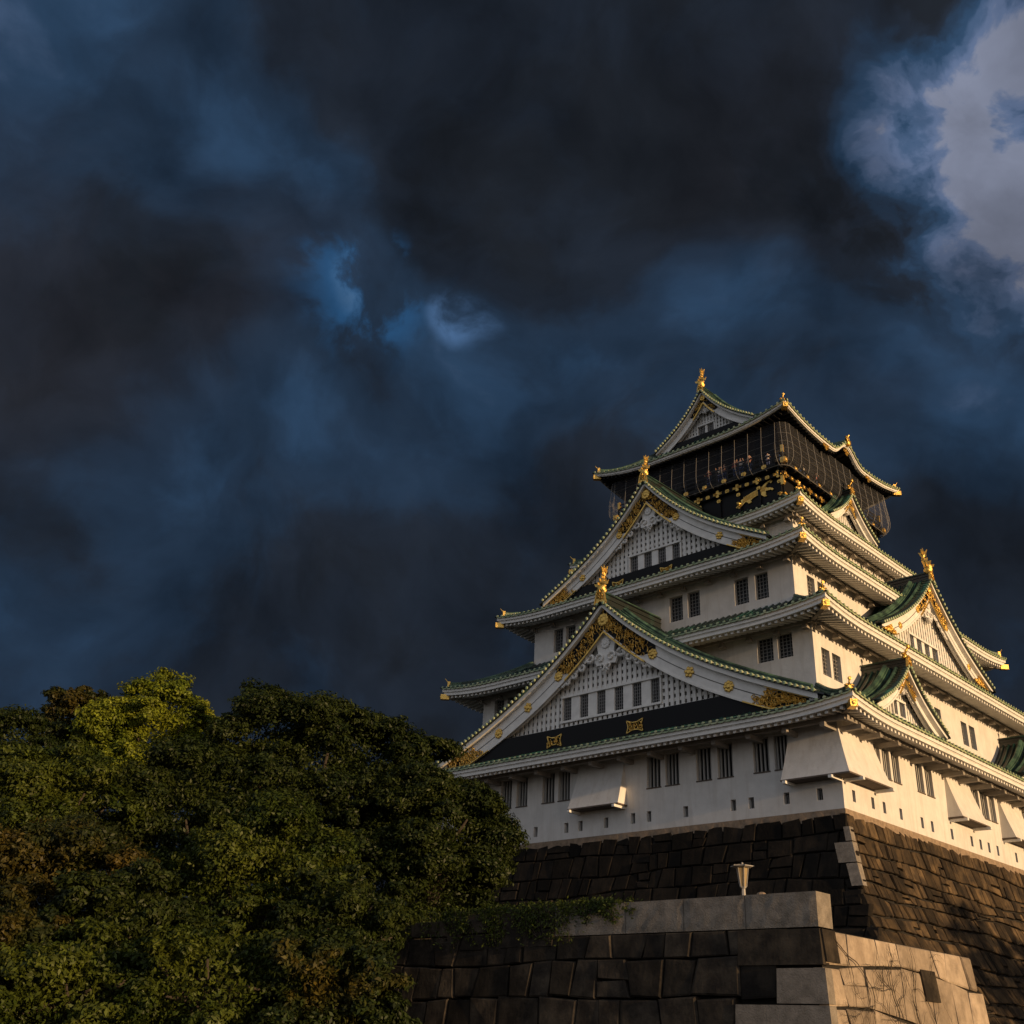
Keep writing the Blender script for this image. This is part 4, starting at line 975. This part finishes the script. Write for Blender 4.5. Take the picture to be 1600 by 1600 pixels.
# ------------------------------------------------------------------ foliage
def leaf_mesh(name, centers, normals, size, seed):
    rg = np.random.default_rng(seed); n = len(centers); c_ = centers
    t = rg.normal(size=(n, 3)); t -= normals*np.sum(t*normals, 1)[:, None]; t /= np.linalg.norm(t, axis=1)[:, None]
    b = np.cross(normals, t); s_ = (size*rg.uniform(.6, 1.3, n))[:, None]
    v = np.empty((n, 4, 3)); bend = normals*s_*.18
    v[:, 0] = c_-t*s_; v[:, 1] = c_+b*s_*.45+bend; v[:, 2] = c_+t*s_; v[:, 3] = c_-b*s_*.45+bend
    me = bpy.data.meshes.new(name); me.vertices.add(n*4); me.vertices.foreach_set('co', v.reshape(-1).astype('f'))
    me.loops.add(n*4); me.loops.foreach_set('vertex_index', np.arange(n*4, dtype='i'))
    me.polygons.add(n); me.polygons.foreach_set('loop_start', np.arange(0, n*4, 4, dtype='i')); me.polygons.foreach_set('loop_total', np.full(n, 4, dtype='i'))
    me.update(); me.validate(); return me
def unit(v): return v/np.linalg.norm(v, axis=-1, keepdims=True)
def crown_points(rx, rz, nclump, perclump, seed, cl=(.75, 1.25), drop=-.75):
    """leaves gathered on twig tufts, tufts on boughs, boughs on an uneven crown"""
    rg = np.random.default_rng(seed); C_ = []; Nn = []; ga = math.pi*(3-math.sqrt(5)); sc3 = np.array([1.15, 1.15, .70])
    for i in range(nclump):
        z = 1-(i+.5)/nclump*(1-drop)+rg.normal(0, .05); z = min(.99, max(-.8, z)); r = math.sqrt(1-z*z); a = i*ga+rg.uniform(-.6, .6)
        lump = 1+.09*math.sin(3*a+seed)+.08*math.sin(5*z*2+seed*2)+rg.uniform(-.20, .06)
        cb = np.array([rx*r*math.cos(a), rx*r*math.sin(a), rz*z])*lump*.86
        R_ = rg.uniform(*cl); o_ = unit(np.array([r*math.cos(a), r*math.sin(a), z*.8+.35]))
        nt_ = int(16*R_*R_)+8                                             # twig tufts of this bough
        dt = unit(rg.normal(size=(nt_*2, 3))); dt = dt[(dt@o_) > rg.uniform(-.7, .2, nt_*2)][:nt_]
        tuft = cb+dt*(R_*rg.uniform(.50, 1.04, len(dt)))[:, None]*sc3
        tr = R_*rg.uniform(.22, .46, len(dt)); m_ = int(perclump*R_*R_/max(1, len(dt)))
        for p_, q_, dd in zip(tuft, tr, dt):
            d = unit(rg.normal(size=(m_, 3))); rr = q_*rg.uniform(.25, 1.15, m_)**.7
            C_.append(p_+d*rr[:, None]*np.array([1.2, 1.2, .62]))
            Nn.append(unit(d*.5+dd*.5+rg.normal(0, .55, d.shape)+np.array([0, 0, .5])))
    q = int(nclump*perclump*.12); d = unit(rg.normal(size=(q, 3))); rr = rg.uniform(.3, .80, q)**.6
    C_.append(d*rr[:, None]*np.array([rx, rx, rz])*.86); Nn.append(unit(rg.normal(size=(q, 3))))
    return np.concatenate(C_), np.concatenate(Nn)
def tree(label, cat, p, rx, rz, zbase, mt, seed, leaf=.13, ncl=None, per=520, name='broadleaf_tree', group=None, second=None):
    x, y, z = p; root = empty(name, (x, y, zbase)); tag(root, label, cat, group)
    ncl = ncl or int(9+1.9*rx*rz); cl = (.50, 1.35) if rx > 3 else (.34, .92)
    c_, n_ = crown_points(rx, rz, ncl, per, seed, cl)
    me = leaf_mesh('crown', c_, n_, leaf, seed); me.materials.append(mt); o = bpy.data.objects.new('crown', me); COL.objects.link(o); o.parent = root; o.location = (0, 0, z-zbase)
    rs = random.Random(seed); m = MB(); H_ = z-zbase; r0 = .09*rx+.06; jx, jy = rs.uniform(-.4, .4), rs.uniform(-.4, .4)
    tp = (x+jx, y+jy, z-rz*.35)
    m.tube([(x, y, zbase-.1), (x+jx*.2, y+jy*.4, zbase+H_*.3), (x+jx*.8, y+jy*.7, lerp(zbase, tp[2], .75)), tp], lambda t: r0*(1.25-.75*t), 9)
    for i in range(9):
        a = i*2.4+seed; h = rs.uniform(-.3, .35); st = (x+jx*.8, y+jy*.7, lerp(zbase, tp[2], rs.uniform(.62, .98))); e = (x+math.cos(a)*rx*.68, y+math.sin(a)*rx*.68, z+rz*h)
        md = tuple((st[j]+e[j])/2+(0, 0, rs.uniform(.1, .6))[j] for j in range(3)); m.tube([st, md, e], lambda t: r0*(.5-.4*t), 6)
    m.build('trunk', bark, root, smooth=True); return root
T = [
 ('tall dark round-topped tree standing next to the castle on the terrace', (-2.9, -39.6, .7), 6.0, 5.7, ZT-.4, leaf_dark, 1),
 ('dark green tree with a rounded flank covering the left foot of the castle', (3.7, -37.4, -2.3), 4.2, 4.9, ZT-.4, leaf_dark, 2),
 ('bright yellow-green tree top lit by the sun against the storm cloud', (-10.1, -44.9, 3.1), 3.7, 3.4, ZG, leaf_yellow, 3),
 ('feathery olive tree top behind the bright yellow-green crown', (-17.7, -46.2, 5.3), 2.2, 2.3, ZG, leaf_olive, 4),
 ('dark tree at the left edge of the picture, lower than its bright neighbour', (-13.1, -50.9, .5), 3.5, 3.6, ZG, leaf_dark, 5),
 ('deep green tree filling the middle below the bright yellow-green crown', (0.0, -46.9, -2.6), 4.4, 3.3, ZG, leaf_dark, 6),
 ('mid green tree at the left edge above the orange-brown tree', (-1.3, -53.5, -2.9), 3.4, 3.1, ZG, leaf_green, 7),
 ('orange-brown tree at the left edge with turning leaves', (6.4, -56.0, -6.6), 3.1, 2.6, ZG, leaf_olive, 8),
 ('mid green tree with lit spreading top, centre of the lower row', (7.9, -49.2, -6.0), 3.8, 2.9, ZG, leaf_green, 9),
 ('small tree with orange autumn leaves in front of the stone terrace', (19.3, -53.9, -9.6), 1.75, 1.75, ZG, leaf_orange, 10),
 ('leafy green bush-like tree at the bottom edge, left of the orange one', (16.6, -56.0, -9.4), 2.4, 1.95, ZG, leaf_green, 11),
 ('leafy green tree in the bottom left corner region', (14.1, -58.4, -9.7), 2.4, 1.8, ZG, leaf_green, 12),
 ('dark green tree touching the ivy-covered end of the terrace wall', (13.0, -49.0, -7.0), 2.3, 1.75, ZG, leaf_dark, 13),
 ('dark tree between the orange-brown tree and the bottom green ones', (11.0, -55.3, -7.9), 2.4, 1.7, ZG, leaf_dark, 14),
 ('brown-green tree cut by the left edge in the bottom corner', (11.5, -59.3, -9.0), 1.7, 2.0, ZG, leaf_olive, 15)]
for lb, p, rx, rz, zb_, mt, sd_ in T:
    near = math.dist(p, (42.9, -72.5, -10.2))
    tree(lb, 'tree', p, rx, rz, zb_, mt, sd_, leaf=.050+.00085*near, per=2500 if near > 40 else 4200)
# ivy and creepers
def ivy(label, pts, n, spread, seed, mt, kind_cat, size=.075, nrm=(0, -1, .2)):
    rg = np.random.default_rng(seed); pts = np.array(pts); c_ = pts[rg.integers(0, len(pts), n)]+rg.normal(size=(n, 3))*np.array(spread)
    nn = rg.normal(0, .5, (n, 3))+np.array(nrm); nn /= np.linalg.norm(nn, axis=1)[:, None]
    me = leaf_mesh('leaves', c_, nn, size, seed); me.materials.append(mt); return me
iv = empty('ivy', (15, TY-.1, ZT)); tag(iv, 'green ivy trailing over the left end of the terrace wall and coping', 'ivy')
rs = random.Random(6); pts = []; m = MB()
for i in range(64):
    x = rs.uniform(8.5, 20.6) if i > 20 else rs.uniform(14, 19.5); L_ = rs.uniform(.3, 1.3) if x < 17.5 else rs.uniform(.1, .65); q = []
    z = ZT+.03; dx = rs.uniform(-.2, .9)
    for j in range(9):
        t = j/8; q.append((x+dx*t+.08*math.sin(7*t+i), TY-.10-.04*rs.random()-toff(z-L_*t), z-L_*t**1.1))
    m.tube(q, .012, 4); pts += q*2
    pts += [(x+rs.uniform(-.5, .5), TY-.06+rs.uniform(0, .5), ZT+.05) for _ in range(7)]
m.build('stems', bark, iv)
me = ivy('', pts, 5200, (.16, .05, .09), 3, leaf_green, 'ivy', .06); me.transform(Matrix.Translation((-15, -(TY-.1), -ZT))); o = bpy.data.objects.new('leaves', me); COL.objects.link(o); o.parent = iv
vn = empty('creeper', (TX+.2, -39, -9)); tag(vn, 'bare brown creeper climbing the sunlit granite end of the terrace', 'vine')
rs = random.Random(9); m = MB()
def creep(y, z, a, L_, r, dep=0):
    q = [(TX+toff(z)+.09, y, z)]
    for j in range(int(L_/.12)):
        a += rs.uniform(-.35, .35); y += .12*math.cos(a); z += .12*math.sin(a)
        if z > -7.15 or y > -34 or y < TY: break
        q.append((TX+toff(z)+.085+.02*rs.random(), y, z))
        if dep < 3 and rs.random() < .22: creep(y, z, a+rs.choice((-1, 1))*rs.uniform(.4, 1.2), L_*.45, r*.6, dep+1)
    if len(q) > 2: m.tube(q, lambda t: r*.62*(1-.6*t), 4)
for y, z, a, L_, r in ((-40.2, -11.2, 1.6, 3.6, .035), (-38.6, -11, 1.4, 3.8, .03), (-42.9, -7.3, -.85, 4.2, .03), (-36.8, -10.2, 1.7, 2.8, .025), (-40, -9.3, .15, 4.5, .02), (-39.5, -9.2, 1.8, 1.8, .025), (-41, -9.9, .1, 4, .018), (-37.2, -8.0, .1, 2.0, .018)):
    creep(y, z, a, L_, r)
m.build('stems', bark, vn)

# trees across the approach, outside the picture: their shadow falls on the foot of the castle base
for lb, p, rx, rz, sd_ in (('broad tree across the forecourt, nearest the castle gate side', (64, -9, -4.2), 4.8, 6.0, 31), ('tall tree across the forecourt beside the broad one', (66, -1.5, -3.8), 4.2, 5.8, 32), ('small round tree on the forecourt closest to the stone terrace', (50, -39.6, -9.7), 1.9, 2.2, 35), ('rounded tree at the far end of the forecourt row', (67, 8, -3.6), 5.2, 6.0, 33), ('young low tree at the near end of the forecourt row', (63, -16.5, -7.0), 3.2, 3.2, 34)):
    tree(lb, 'tree', p, rx, rz, ZG, leaf_dark, sd_, leaf=.22 if rx > 2 else .12, per=260 if rx > 2 else 900)
